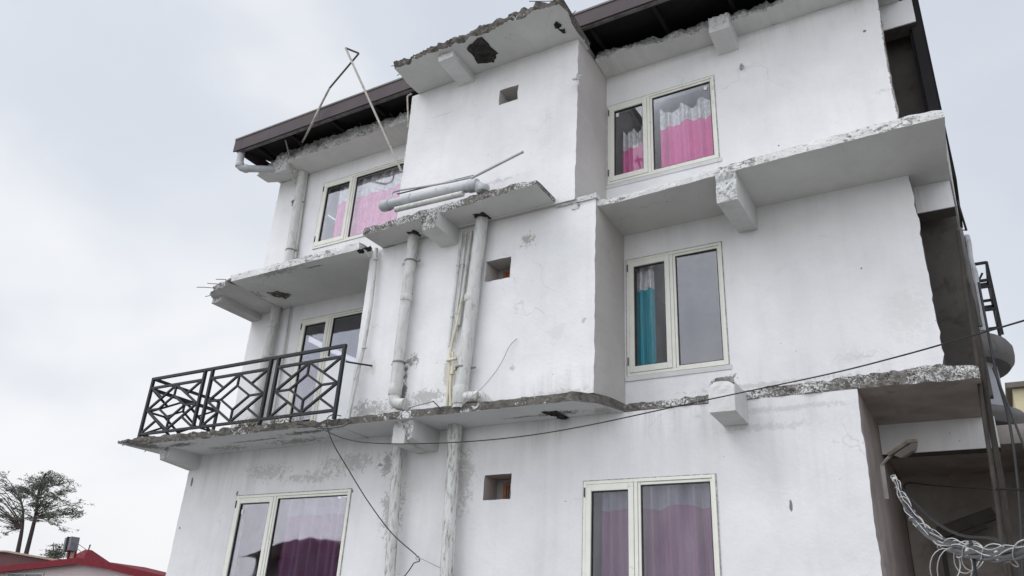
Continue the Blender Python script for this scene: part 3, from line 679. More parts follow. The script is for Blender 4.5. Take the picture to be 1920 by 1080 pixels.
# beam ends -------------------------------------------------------------------
def beam_end(x0, x1, y0, y1, zt, zb0, zb1, mats, broken=0.04, cut=0.0, seed=0.0, name='beam_end', roundtop=0.0):
    """stub of a beam that sticks out under a slab: front face y0 broken rough, cut slants the front back towards the bottom left"""
    b = MB(); n = 7; nx, nzr = 8, 8
    front = []
    for i in range(nx + 1):
        for j in range(nzr + 1):
            u, v = i / nx, j / nzr
            x = x0 + (x1 - x0) * u; zb = zb0; z = zb + (zt - zb) * v
            z -= roundtop * (abs(u - 0.5) * 2) ** 3 * v
            y = y0 + broken * (nz3(x, seed, z, 7) + 0.6 * nz3(x, seed + 2, z, 21)) * (0.3 + 0.7 * v) + cut * (1 - v) * (1 - u)
            if roundtop: y += 0.5 * roundtop * v ** 4
            front.append(Vector((x, y, z)))
    k = nzr + 1
    b.add(front, [(i * k + j, (i + 1) * k + j, (i + 1) * k + j + 1, i * k + j + 1) for i in range(nx) for j in range(nzr - (1 if roundtop else 0))], 0)
    if roundtop: b.add(front, [(i * k + nzr - 1, (i + 1) * k + nzr - 1, (i + 1) * k + nzr, i * k + nzr) for i in range(nx)], 2)
    def side(idx, mi):
        back = []
        for q in idx:
            p = front[q]; t = (p.z - zb0) / (zt - zb0)
            back.append(Vector((p.x, y1, zb1 + (zt - zb1) * t)))
        vs = [front[q] for q in idx] + back; nn = len(idx)
        b.add(vs, [(a, a + 1, nn + a + 1, nn + a) for a in range(nn - 1)], mi)
    side([j for j in range(k)], 1); side([nx * k + j for j in range(k)], 1)
    side([i * k for i in range(nx + 1)], 1); side([i * k + nzr for i in range(nx + 1)], 2 if roundtop else 1)
    return b.build(name, mats, BLD)
M['beam_stub'] = plaster('stub_paint', (0.47, 0.465, 0.455), (0.70, 0.695, 0.69), grime=1.3, tops=((3.12, 0.14, 0.9),))
BM_ = [M['edge_white'], M['beam']]
BMP = [M['beam'], M['beam']]
beam_end(-2.52, -2.20, 9.50, 10.0, 9.16, 8.86, 8.80, BM_, 0.06, seed=1)
beam_end(-2.42, -2.15, 8.95, 10.0, 5.92, 5.47, 5.55, BM_, 0.05, seed=2)
beam_end(-2.66, -2.35, 8.92, 9.52, 3.09, 2.66, 2.64, [M['beam_stub'], M['beam_stub'], M['edge_mid']], 0.012, seed=3, roundtop=0.07)
b_ = MB(); 
beam_end(-12.60, -12.28, 8.80, 9.52, 2.97, 2.74, 2.68, BM_, 0.03, cut=0.1, seed=4)
beam_end(-7.27, -6.96, 8.82, 9.52, 2.97, 2.68, 2.63, [M['rubble'], M['beam']], 0.03, cut=0.22, seed=5)
beam_end(-6.87, -6.54, 8.34, 8.97, 6.07, 5.80, 5.78, [M['rubble'], M['beam']], 0.03, cut=0.1, seed=6)
beam_end(-6.76, -6.46, 8.20, 8.90, 9.07, 8.94, 8.90, BM_, 0.03, seed=7)
bx1 = at(578, 298, Y=10.0).x
beam_end(bx1 - 0.32, bx1, 9.44, 10.0, 9.30, 8.88, at(577, 320, Y=10.0).z, [M['rubble_pale'], M['beam']], 0.07, seed=8)
beam_end(-12.29, -12.02, 8.98, 10.0, 5.93, 5.76, 5.76, [M['rubble'], M['beam']], 0.05, seed=9)
# cross beams of the side gallery and the porch
for (x0, x1, Y, z0, z1, ym) in ((-0.168, 0.27, 10.34, 5.50, 5.898, 10.62), (-0.168, 0.27, 10.34, 8.62, 9.068, 10.62), (XLR + 0.006, 0.24, 11.18, 2.56, 2.948, 11.45)):
    b = MB(); b.box((x0, Y, z0), (x1, Y + 0.02, z1), 0); b.box((x0, Y + 0.022, z0 + 0.001), (x1, ym, z1), 1)
    b.build('cross_beam', [M['wall_u'], M['gallery']], BLD)  # dark body behind the pale face: underside shade put into the colour
b = MB()
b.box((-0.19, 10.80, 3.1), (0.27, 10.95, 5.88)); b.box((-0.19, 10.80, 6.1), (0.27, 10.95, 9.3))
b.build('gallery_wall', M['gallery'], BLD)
b = MB()
b.box((XLR + 0.01, 13.2, GZ), (0.75, 13.35, 2.9)); b.box((XLR + 0.008, 11.46, 2.66), (0.6, 13.19, 2.90)); b.box((0.62, 10.3, GZ), (0.72, 13.19, 2.85))
b.build('porch_wall', M['porch'], BLD)
b = MB(); p0 = at(1790, 1010, Y=12.6)
b.bar(at(1760, 1000, Y=12.7), at(1865, 962, Y=12.7), 0.16, 0.1); b.bar(at(1770, 1018, Y=12.7), at(1850, 985, Y=12.7), 0.07, 0.08)
b.bar(at(1764, 1005, Y=12.9), at(1790, 1160, Y=12.9), 0.06, 0.06)
b.build('porch_awning_frame', M['gallery'], BLD)
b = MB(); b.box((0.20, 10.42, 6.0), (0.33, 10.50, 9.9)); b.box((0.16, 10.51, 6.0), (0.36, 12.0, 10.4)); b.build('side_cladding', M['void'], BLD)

# roof ------------------------------------------------------------------------
YF, ZF0, ZF1 = 8.9, 9.30, 9.63
RX0, RX1 = at(440, 270, Y=YF).x, 0.37
b = MB()
vs = []
for x in (RX0 + 0.03, RX1):
    vs += [(x, YF + 0.04, ZF0 + 0.12), (x, YF + 0.04, ZF1 - 0.02), (x, 14.2, ZF1 + 1.25), (x, 14.2, ZF0 + 1.35)]
b.add(vs, [(0, 1, 2, 3), (7, 6, 5, 4), (0, 4, 5, 1), (1, 5, 6, 2), (2, 6, 7, 3), (3, 7, 4, 0)])
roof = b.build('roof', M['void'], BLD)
b = MB()
for x0, x1 in ((RX0, RX0 + 0.22), (RX0 + 0.224, -10.2), (-10.196, -8.0), (-7.996, -5.5), (-5.496, -2.9), (-2.896, RX1)):
    b.box((x0, YF, ZF0 + 0.02), (x1, YF + 0.03, ZF1), 0, jit=0.002)
b.box((RX0, YF + 0.032, ZF0 + 0.06), (RX0 + 0.025, YF + 2.2, ZF1 - 0.02), 0)
b.box((RX0, YF - 0.012, ZF1 - 0.025), (RX1, YF - 0.001, ZF1 + 0.012), 1)
b.build('fascia', [M['fascia'], M['rod_dark']], roof)
b = MB(); b.box((RX0 + 0.1, YF + 0.034, ZF0 + 0.0), (RX1, YF + 0.10, ZF0 + 0.09), 0)
b.tube([(RX0 + 0.3, YF + 0.16, ZF0 + 0.14), (RX1, YF + 0.16, ZF0 + 0.14)], 0.055, 8)
b.build('gutter', M['fascia_lip'], roof)
for x in (-12.2, -11.2, -10.1, -9.0, -4.4, -3.3, -2.2, -1.1):
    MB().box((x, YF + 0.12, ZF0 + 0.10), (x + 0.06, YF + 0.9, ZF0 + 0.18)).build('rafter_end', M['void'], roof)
b = MB(); b.box((XL, 10.5, 9.36), (RX1 - 0.1, 10.6, 10.0)); b.build('added_void_backing', M['void'], BLD)  # added black wall that keeps the roof gap dark

# windows -----------------------------------------------------------------------
def ring(b, x0, x1, z0, z1, w, y0, y1, mi=0, wb=None, wt=None):
    wb = wb or w; wt = wt or w
    b.box((x0, y0, z0), (x0 + w, y1, z1), mi); b.box((x1 - w, y0, z0), (x1, y1, z1), mi)
    b.box((x0 + w, y0 + 0.001, z0), (x1 - w, y1 - 0.001, z0 + wb), mi); b.box((x0 + w, y0 + 0.001, z1 - wt), (x1 - w, y1 - 0.001, z1), mi)
def window(w, Y, xm, gl, label=None, stickers=(), sash_b=0.09, gl2=None):
    x0, x1, z0, z1 = w
    b = MB(); fy0, fy1 = Y - 0.018, Y + 0.075
    ring(b, x0, x1, z0, z1, 0.04, fy0, fy1, wb=0.045)
    b.box((xm - 0.02, fy0 + 0.002, z0 + 0.045), (xm + 0.028, fy1 - 0.002, z1 - 0.04))
    fr = b.build('window', M['frame'], BLD, bevel=0.004)
    if label: fr['label'] = label
    b = MB(); ring(b, x0 - 0.012, x1 + 0.012, z0 - 0.010, z1 + 0.014, 0.013, Y - 0.010, Y + 0.03, wt=0.015, wb=0.011)
    for v in b.v: v.x += 0.004 * noise.noise(v * 9); v.z += 0.004 * noise.noise(v * 7)
    b.build('sealant', M['sealant'], fr)
    # casement leaf
    b = MB(); sx0, sx1, sz0, sz1 = x0 + 0.043, xm - 0.023, z0 + 0.049, z1 - 0.044
    ring(b, sx0, sx1, sz0, sz1, 0.072, Y - 0.026, Y + 0.045, wb=sash_b, wt=0.085)
    b.build('sash', M['frame'], fr, bevel=0.005)
    b = MB(); ring(b, sx0 + 0.0725, sx1 - 0.0725, sz0 + sash_b + 0.0005, sz1 - 0.0855, 0.012, Y - 0.004, Y + 0.03); 
    fx0, fx1, fz0, fz1 = xm + 0.031, x1 - 0.043, z0 + 0.048, z1 - 0.043
    ring(b, fx0 + 0.0355, fx1 - 0.0355 + 0.012, fz0 + 0.0265, fz1 - 0.0355, 0.012, Y + 0.006, Y + 0.04)
    b.build('gasket', M['gasket'], fr)
    b = MB(); ring(b, fx0, fx1 + 0.012, fz0, fz1, 0.035, Y - 0.006, Y + 0.05, wb=0.026); b.build('glazing_bead', M['frame'], fr, bevel=0.004)
    b = MB(); b.box((sx0 + 0.06, Y + 0.012, sz0 + sash_b - 0.01), (sx1 - 0.06, Y + 0.016, sz1 - 0.075)); b.build('pane', M[gl], fr)
    b = MB(); b.box((fx0 + 0.025, Y + 0.020, fz0 + 0.016), (fx1 - 0.012, Y + 0.024, fz1 - 0.025)); b.build('pane', M[gl2 or gl], fr)
    for zz in (z0 + 0.16, z1 - 0.20):
        b = MB(); b.box((x0 + 0.014, Y - 0.034, zz), (x0 + 0.026, Y - 0.0185, zz + 0.12)); b.build('hinge', M['gasket'], fr)
    for (u, zz) in stickers:
        b = MB(); b.box((u, Y + 0.0085, zz), (u + 0.05, Y + 0.0115, zz + 0.075)); b.build('sticker', M['sticker'], fr)
    return fr
def xat(px, py, Y): return at(px, py, Y=Y).x
window(WUR, YU, xat(1217, 260, YU), 'glass', stickers=((WUR[0] + 0.14, WUR[3] - 0.24), (WUR[1] - 0.17, WUR[3] - 0.22)))
window(WUL, YU, xat(655, 395, YU), 'glass')
window(WMR, YM, xat(1261, 580, YM), 'glass', gl2='glass_mirror')
window(WML, YM, xat(612, 650, YM), 'glass_dim')
window(WLR, YL, xat(1193, 1000, YL), 'glass_dim')
window(WLL, YL, xat(505, 1000, YL), 'glass_dim', stickers=((WLL[0] + 0.15, WLL[3] - 0.30),))
# thin sills / render bands round the frames
for w, Y in ((WUR, YU), (WMR, YM)):
    MB().box((w[0] - 0.03, Y - 0.014, w[2] - 0.07), (w[1] + 0.04, Y + 0.05, w[2] - 0.004), jit=0.004).build('sill', M['beam'], BLD)

# ================================================================ curtains (each hangs behind a window)
def curtain(label, x0, x1, z0, z1, Y, mat, header, folds, amp=0.035, sag=0.0, hooks=4, scal=0.05, group='curtains behind the windows', head='silver'):
    root = empty('curtain', ((x0 + x1) / 2, Y, z0), label, 'curtain', group)
    n = 220
    def xyz(t, z):
        ph = t * folds * 2 * math.pi
        y = Y + amp * math.sin(ph + 0.8 * math.sin(ph * 0.37)) + 0.3 * amp * math.sin(ph * 2.3 + z)
        return Vector((x0 + (x1 - x0) * t, y, z))
    top = lambda t: z1 - sag * abs(math.sin(t * math.pi * hooks)) 
    mid = lambda t: z1 - header - sag * 0.55 - scal * (0.5 + 0.5 * math.sin(t * math.pi * folds * 0.8 + 0.4))
    rows = 8
    b = MB(); vs = []; fs = []
    for i in range(n + 1):
        t = i / n
        for j in range(rows + 1):
            z = z0 + (mid(t) - z0) * j / rows; vs.append(xyz(t, z))
    fs = [(i * (rows + 1) + j, (i + 1) * (rows + 1) + j, (i + 1) * (rows + 1) + j + 1, i * (rows + 1) + j + 1) for i in range(n) for j in range(rows)]
    b.add(vs, fs, 0, True); b.build('drape', mat, root)
    b = MB(); vs = []; r2 = 3
    for i in range(n + 1):
        t = i / n
        for j in range(r2 + 1):
            z = mid(t) + (top(t) - mid(t)) * j / r2; vs.append(xyz(t, z))
    fs = [(i * (r2 + 1) + j, (i + 1) * (r2 + 1) + j, (i + 1) * (r2 + 1) + j + 1, i * (r2 + 1) + j + 1) for i in range(n) for j in range(r2)]
    b.add(vs, fs, 0, True); b.build('header', M[head], root)
    return root
cY = 0.125
curtain('bright pink curtain with sagging silver top in the right half of the upper right window', xat(1238, 250, YU + cY), -2.50, WUR[2] - 0.1, 8.22, YU + cY, M['pink'], 0.30, 4.5, sag=0.16, hooks=3)
curtain('narrow bright pink curtain in the small left pane of the upper right window', xat(1166, 300, YU + cY), xat(1207, 300, YU + cY), WUR[2] - 0.1, 8.02, YU + cY + 0.05, M['pink'], 0.30, 2.0, sag=0.12, hooks=2)
curtain('pale pink curtain pleated in upper left window behind the bay corner', -10.55, -8.4, WUL[2] - 0.1, 8.62, YU + cY, M['pink'], 0.42, 9, amp=0.028, scal=0.03)
curtain('narrow teal curtain with silver top in middle right window', xat(1196, 600, YM + cY), xat(1228, 600, YM + cY), WMR[2] - 0.1, 5.42, YM + cY, M['teal'], 0.42, 2.5, scal=0.02)
curtain('dusky pink curtain with silver band in bottom right window', WLR[0] + 0.2, WLR[1] + 0.1, 0.0, 2.02, YL + cY, M['pink_dim'], 0.27, 6.5, amp=0.05, head='silver_dim', scal=0.06)
curtain('dusky pink curtain with silver band in bottom left window', xat(520, 1000, YL), WLL[1] + 0.15, 0.0, 2.06, YL + cY, M['pink_dim'], 0.24, 6.5, amp=0.06, head='silver_dim', scal=0.03)

# flat white panel set just outside the lower right balcony door glass
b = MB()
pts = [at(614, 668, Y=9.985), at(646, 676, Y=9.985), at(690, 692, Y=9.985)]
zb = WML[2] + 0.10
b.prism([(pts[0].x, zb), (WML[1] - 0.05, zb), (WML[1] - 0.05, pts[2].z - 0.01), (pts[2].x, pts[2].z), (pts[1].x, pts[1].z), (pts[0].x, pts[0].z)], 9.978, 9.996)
b.build('white_panel', M['whitepanel'], label='plain white panel against the lower balcony door glass behind the railing', cat='board')

# ================================================================ balcony railing
YR = 8.62
RL, RR = at(290, 705, Y=YR).x, at(646, 655, Y=YR).x
ZR1, ZR2, ZR0 = 4.20, 4.02, 3.16
rail = empty('balcony_railing', ((RL + RR) / 2, YR, 3.05), 'charcoal metal balcony railing with diamond lattice panels on the left balcony', 'railing')
yb_r = 10.15
def rr(name, a, b2, w=0.05, d=None, parent=rail, nrm=(0, 1, 0)):
    o = MB(); o.bar(a, b2, w, d, 0, nrm); return o.build(name, M['rail'], parent, bevel=0.003)
rr('top_rail', (RL - 0.03, YR, ZR1), (RR + 0.03, YR, ZR1), 0.05)
rr('rail', (RL + .02, YR, ZR0), (RR - .02, YR, ZR0), 0.045)
rr('top_rail', (RL, YR + 0.026, ZR1 + 0.002), (RL, yb_r, ZR1 + 0.002), 0.05, nrm=(0, 0, 1))
rr('rail', (RL, YR + 0.026, ZR0 + 0.002), (RL, yb_r, ZR0 + 0.002), 0.045, nrm=(0, 0, 1))
rr('rail', (RL, YR + 0.026, ZR2), (RL, yb_r, ZR2), 0.04, nrm=(0, 0, 1))
posts = [RL, xat(387, 690, YR), xat(401, 688, YR), xat(510, 672, YR), xat(524, 670, YR), RR]
for i, x in enumerate(posts):
    z0 = 3.02 if i in (0, 3, 5) else ZR0
    rr('post', (x, YR, z0), (x, YR, ZR1 - 0.026), 0.052)
rr('post', (RL, yb_r, 3.02), (RL, yb_r, ZR1), 0.052)
def lattice(P, u0, u1, z0, z1, nrm):
    """P(u,z) gives the point; double diamond with corner braces"""
    panel = MB(); w = 0.036
    def bar(a, c, ww=w): panel.bar(P(*a), P(*c), ww, ww, 0, nrm)
    um, zm = (u0 + u1) / 2, (z0 + z1) / 2; du, dz = (u1 - u0) / 2, (z1 - z0) / 2
    bar((u0, z1), (u1, z1), 0.042)
    k = 0.98
    T, Rr, Bb, L = (um, zm + dz * k), (um + du * k, zm), (um, zm - dz * k), (um - du * k, zm)
    for a, c in ((T, Rr), (Rr, Bb), (Bb, L), (L, T)): bar(a, c)
    q = 0.50
    t, r_, bb, l_ = (um, zm + dz * q), (um + du * q, zm), (um, zm - dz * q), (um - du * q, zm)
    for a, c in ((t, r_), (r_, bb), (bb, l_), (l_, t)): bar(a, c, 0.032)
    for a, c in ((T, t), (Rr, r_), (Bb, bb), (L, l_)): bar(a, c, 0.032)
    for sx in (-1, 1):
        for sz in (-1, 1):
            bar((um + sx * du, zm + sz * dz), (um + sx * du * k * 0.5, zm + sz * dz * k * 0.5), 0.034)
    return panel.build('lattice_panel', M['rail'], rail)
g_ = 0.027
for a, c in ((posts[0], posts[1]), (posts[2], posts[3]), (posts[4], posts[5])):
    lattice(lambda u, z: (u, YR, z), a + g_, c - g_, ZR0 + 0.02, ZR2, (0, 1, 0))
lattice(lambda u, z: (RL, u, z), YR + 0.05, yb_r - 0.05, ZR0 + 0.02, ZR2 - 0.02, (1, 0, 0))
p = at(648, 678, Y=YR)
MB().tube([p, at(672, 682, Y=8.75), at(698, 686, Y=8.93)], 0.014, 6).build('steel_rod', M['rail'], label='short dark steel rod from the railing end to the bay wall', cat='rod')

b = MB()
for cx_, cn in ((450, 26), (470, 34), (520, 20), (556, 12)):
    for _ in range(cn):
        q = at(cx_ + rnd.gauss(0, 7), 806 - (cx_ - 450) * .12, Y=8.56); q.z = 3.05
        d = Vector((rnd.gauss(0, .06), rnd.gauss(-.01, .03), abs(rnd.gauss(.06, .04)) + .02))
        b.tube([q, q + d * .6, q + d + Vector((rnd.gauss(0, .03), 0, -.01))], [.005, .004, .002], 4, caps=False)
gt = b.build('dry_grass', plain('dry_grass_blades', (0.12, 0.105, 0.075), 0.9, 0.4, 9), label='low dry grass tufts growing along the balcony slab edge under the railing', cat='grass'); gt['kind'] = 'stuff'

# ================================================================ pipes
def pipe(name, pts, r, mat, label, cat='pipe', group=None, collars=(), seg=14, clamps=(), rnd_=0.0):
    root = empty(name, Vector(pts[-1]) if Vector(pts[-1]).z < Vector(pts[0]).z else Vector(pts[0]), label, cat, group)
    path = elbow(pts, r * 1.7) if len(pts) > 2 else [Vector(pts[0]).lerp(Vector(pts[1]), t / 8) for t in range(9)]
    MB().tube(path, r, seg).build('tube', M[mat], root)
    for (c, d, L, rr_) in collars:
        c = Vector(c); d = Vector(d).normalized()
        MB().tube([c - d * L / 2, c - d * (L / 2 - 0.01), c + d * (L / 2 - 0.01), c + d * L / 2], [rr_ * 0.95, rr_, rr_, rr_ * 0.95], seg).build('collar', M[mat], root)
    for c in clamps:
        c = Vector(c); b = MB()
        b.tube([c + Vector((0, 0, -0.012)), c + Vector((0, 0, 0.012))], r * 1.12, seg)
        b.box((c.x - r * 1.9, c.y + r * 0.3, c.z - 0.012), (c.x + r * 1.9, c.y + r * 0.3 + 0.02, c.z + 0.012))
        b.build('clamp', M['clamp'], root)
    return root
def L3(a, b2, t): return Vector(a).lerp(Vector(b2), t)
UPV = (0, 0, 1)
# upper left
y = 9.87
a, b2 = at(568, 322, Y=y), at(540, 500, Y=y)
pipe('drain_pipe', [a, b2], 0.095, 'pvc', 'cream downpipe with clamps left of the upper left window', 'pipe', None, [(a - Vector((0, 0, .05)), UPV, 0.2, 0.11)], clamps=[at(556, 380, Y=y), at(545, 470, Y=y)])
c1, c2 = at(576, 322, Y=9.93), at(553, 484, Y=9.93)
MB().tube([c1 + Vector((0.02, -0.02, 0.02)), c1, L3(c1, c2, .5), c2], 0.028, 8).build('conduit_pipe', M['pvc'], label='thin cream conduit beside the downpipe left of the upper left window', cat='pipe')
g0 = at(453, 283, Y=9.02); g1 = at(448, 316, Y=9.02); g2 = at(552, 318, Y=9.80)
pipe('gutter_pipe', [g0, g1, g2], 0.075, 'pvc_grey', 'grey rainwater pipe bending from the roof corner to the downpipe', 'pipe', None, [(g1 + Vector((0, 0, .09)), UPV, 0.1, 0.09), (g1 + (g2 - g1).normalized() * 0.14, g2 - g1, 0.1, 0.09)])
# middle left, behind the railing
y = 9.86
a, b2 = at(522, 556, Y=y), Vector((at(500, 680, Y=y).x, y, 3.08))
pipe('drain_pipe', [a, b2], 0.095, 'pvc', 'grey downpipe behind the balcony railing below a broken soffit', 'pipe', None, [(at(512, 610, Y=y), UPV, 0.12, 0.108), (at(502, 668, Y=y), UPV, 0.1, 0.108)])
a, b2 = at(545, 560, Y=9.95), at(528, 700, Y=9.95)
MB().tube([a, L3(a, b2, .5), Vector((b2.x, 9.95, 3.08))], 0.022, 8).build('conduit_pipe', M['pvc'], label='thin conduit between the balcony downpipe and the balcony door', cat='pipe')
# bay left corner conduit
a = at(706, 466, Y=8.88)
pts = [a, at(697, 560, Y=8.86), at(684, 640, Y=8.86), at(668, 712, Y=8.80), at(652, 786, Y=8.72)]
cp = MB().tube(smooth_path(pts, 5), 0.03, 8)
for q in ((705, 486), (683, 652), (668, 712)):
    c = at(*q, Y=8.85); cp.tube([c - Vector((0, 0, .015)), c + Vector((0, 0, .015))], 0.04, 8)
cp.build('conduit_pipe', M['pvc'], label='thin grey conduit running down the left corner of the bay', cat='pipe')
# bay front
y = 8.82
a = at(776, 436, Y=y); b2 = at(738, 758, Y=y); c3 = b2 + Vector((0.24, -0.02, -0.03))
pipe('drain_pipe', [a, b2 + Vector((0, 0, 0.0)), c3], 0.088, 'pvc', 'stained cream downpipe left of the conduits on the bay front', 'pipe', None, [(at(741, 732, Y=y), UPV, 0.16, 0.102), (at(762, 560, Y=y), UPV, 0.10, 0.098)], clamps=[at(770, 490, Y=y), at(748, 680, Y=y)])
a = at(905, 402, Y=y); b2 = at(861, 766, Y=y)
p1 = pipe('drain_pipe', [a, b2], 0.100, 'pvc', 'thick cream downpipe right of the thin conduits on the bay front', 'pipe', None, [(at(864, 742, Y=y), UPV, 0.26, 0.118), (at(884, 560, Y=y), UPV, 0.12, 0.108)], clamps=[at(868, 690, Y=y)])
q = at(866, 746, Y=y)
MB().tube(elbow([q, q + Vector((0.30, 0, 0.0)), q + Vector((0.37, 0.10, -0.10))], 0.08), 0.082, 14).build('branch', M['pvc_dirty'], p1)
for i, (t, bt, lab) in enumerate((((866, 437), (842, 650), 'leftmost'), ((874, 436), (851, 640), 'middle'), ((884, 433), (860, 610), 'rightmost'))):
    y2 = 8.90
    a, b2 = at(*t, Y=y2), at(*bt, Y=y2); o = MB()
    o.tube([a, L3(a, b2, .33), L3(a, b2, .66), b2], 0.021 + 0.006 * (i == 2), 8)
    for k in (0.3, 0.75): o.tube([L3(a, b2, k) + Vector((0, 0, -.012)), L3(a, b2, k) + Vector((0, 0, .012))], 0.033, 8)
    o.build('conduit_pipe', M['pvc'], label=lab + ' of the three thin conduits left of the thick bay downpipe', cat='pipe', group='thin conduits on the bay')
y2 = 8.88; yo = MB()
yo.tube(smooth_path([at(866, 560, Y=y2), at(856, 610, Y=y2), at(846, 650, Y=y2), at(842, 700, Y=y2), at(838, 765, Y=y2)], 5), 0.021, 8)
yo.tube([at(838, 676, Y=y2 - .03), at(856, 672, Y=y2 - .03)], 0.022, 8)
yo.tube(elbow([at(849, 660, Y=y2 - .02), at(849, 674, Y=y2 - .02), at(856, 674, Y=y2 - .02)], .03), 0.02, 8)
yo.tube(elbow([at(856, 690, Y=y2 - .03), at(846, 699, Y=y2 - .03), at(844, 735, Y=y2 - .03), at(846, 765, Y=y2 - .03)], .04), 0.022, 8)
yo.tube([at(849, 688, Y=y2 - .04), at(848, 702, Y=y2 - .04)], 0.035, 8)
yo.build('plumbing_pipes', M['pvc_yellow'], label='yellowed tangle of thin water pipes with joints beside the thick downpipe', cat='pipe')
# lower pipes
y = 9.33
a, b2 = at(853, 802, Y=y), at(838, 1080, Y=y); b2 = L3(a, b2, 2.2); b2.z = GZ; 
pipe('drain_pipe', [a, b2], 0.098, 'pvc_dirty', 'thick mouldy downpipe on the lowest storey, left of the square vent', 'pipe', None, [(L3(a, b2, .02), UPV, 0.3, 0.107)])
a, b2 = at(748, 828, Y=y), at(731, 1080, Y=y); b2 = L3(a, b2, 2.2); b2.z = GZ
pipe('drain_pipe', [a, b2], 0.078, 'pvc_dirty', 'thinner mouldy downpipe on the lowest storey below the broken beam end', 'pipe')
b = MB(); q = at(757, 815, Y=8.95); b.box((q.x - 0.16, 8.9, 2.63), (q.x + 0.06, 9.49, 2.948), jit=0.012)
b.build('plaster_block', M['beam'], BLD)
# things lying on the canopy
y = 8.44
a, b2 = at(716, 387, Y=y), at(893, 347, Y=y)
hp = pipe('waste_pipe', [a, b2 + Vector((.05, 0, 0.0)), b2 + Vector((0.10, 0.04, -0.13))], 0.088, 'pvc_grey', 'fat grey waste pipe lying along the canopy slab with elbow at its right end', 'pipe', None, [(a + (b2 - a).normalized() * 0.1, b2 - a, 0.16, 0.10), (L3(a, b2, .3), b2 - a, 0.14, 0.1), (b2 - Vector((.05, 0, 0)), b2 - a, 0.16, 0.103), (b2 + Vector((0.1, 0.04, -0.08)), UPV, 0.1, 0.105)])
a, b2 = at(742, 393, Y=8.39), at(868, 363, Y=8.36)
MB().tube([a, L3(a, b2, .5), b2], 0.048, 10).build('waste_pipe', M['pvc'], label='thinner white pipe lying in front of the fat grey pipe on the canopy', cat='pipe')
a = at(736, 372, Y=8.50)
MB().tube(smooth_path([at(740, 376, Y=8.46), at(734, 366, Y=8.5), at(744, 358, Y=8.55), at(800, 349, Y=8.56), at(850, 340, Y=8.56), at(893, 330, Y=8.56)], 4), 0.018, 6).build('bent_tube', M['pvc_grey'], label='thin bent grey tube lying on top of the canopy pipes', cat='tube')
MB().tube([at(745, 364, Y=8.6), at(888, 329, Y=8.6)], 0.012, 6).build('steel_rod', M['rod_dark'], label='dark thin rod lying along the top of the canopy pipes', cat='rod')
a, b2 = at(884, 334, Y=8.5), at(978, 286, Y=8.45)
o = MB().tube([a, L3(a, b2, .5), b2], 0.020, 8); o.tube([b2, b2 + (b2 - a).normalized() * 0.03], 0.024, 8)
o.build('pole', M['pvc_grey'], label='light grey thin pole slanting up to the right from the canopy pipes', cat='pole')
a, b2 = at(886, 331, Y=8.56), at(970, 288, Y=8.52)
MB().tube([a, b2], 0.007, 6).build('steel_rod', M['rod_dark'], label='thin dark rod just above the slanting grey pole on the canopy', cat='rod')
# scraps on the ledge
MB().tube([at(766, 764, Y=8.75), at(812, 752, Y=8.75)], 0.012, 6).build('steel_rod', M['pvc_grey'], label='grey rod lying at the foot of the left bay downpipe', cat='rod')
MB().tube(smooth_path([at(812, 752, Y=8.75), at(820, 760, Y=8.73), at(832, 772, Y=8.72)], 4), 0.008, 6).build('wire', M['cable'], label='short black wire hooked over the ledge between the bay downpipes', cat='wire')

# bent pole at the roof
pa, pb, pc, pd = at(566, 268, Y=9.45), at(673, 100, Y=8.68), at(648, 90, Y=8.5), at(753, 322, Y=8.86)
root = empty('bent_pole', pa, 'cream folded metal pole standing up above the upper left roof edge', 'pole')
ph_ = at(618, 165, Y=8.74)
MB().tube(smooth_path([pa, at(583, 236, Y=8.84), at(600, 200, Y=8.80), ph_], 4), 0.022, 8).build('leg', M['rod_cream'], root)
MB().tube(elbow([ph_, pb, pc], .02), 0.020, 8).build('crook', M['rod_dark'], root)
MB().tube([pc, L3(pc, pd, .5), pd], 0.021, 8).build('leg', M['rod_cream'], root)
MB().tube([at(535, 262, Y=9.2), at(541, 285, Y=9.4), at(553, 345, Y=9.75)], 0.018, 6).build('thin_rod', M['rod_cream'], label='thin pale rod leaning from the eave past the gutter pipe joint', cat='rod')
MB().tube(elbow([at(772, 176, Y=8.95), at(764, 180, Y=8.95), at(766, 240, Y=8.95)], .03), 0.018, 6).build('bent_tube', M['rod_cream'], label='small cream hooked tube at the top left corner of the bay', cat='tube')
# knotted rag on bay corner
b = MB(); c = at(1084, 150, Y=8.80)
for d in ((-.5, -.2, .1), (.6, -.3, .1), (0, -.2, .6), (.25, -.3, -.9), (.5, -.1, -.2), (-.35, -.3, -.15)):
    d = Vector(d) * 0.17; b.tube(smooth_path([c, c + d * .5 + Vector((0, -.02, .01)), c + d], 3), [0.022, 0.02, 0.018, 0.02, 0.016, 0.012, 0.008][:7], 6)
b.build('knotted_rag', M['wire_white'], label='small pale knotted rag tied at the corner of the upper bay', cat='rag')
b = MB(); c = at(1391, 126, Y=9.98); b.box((c.x - .02, 9.93, c.z - .035), (c.x + .02, 9.995, c.z + .035), rot=Matrix.Rotation(.3, 3, 'Y'))
b.tube([c + Vector((0, -.05, 0)), c + Vector((0, -.09, -.02))], .012, 6)
b.build('wall_hook', M['pvc_grey'], label='tiny grey bracket on the white wall below the upper beam end', cat='hook')

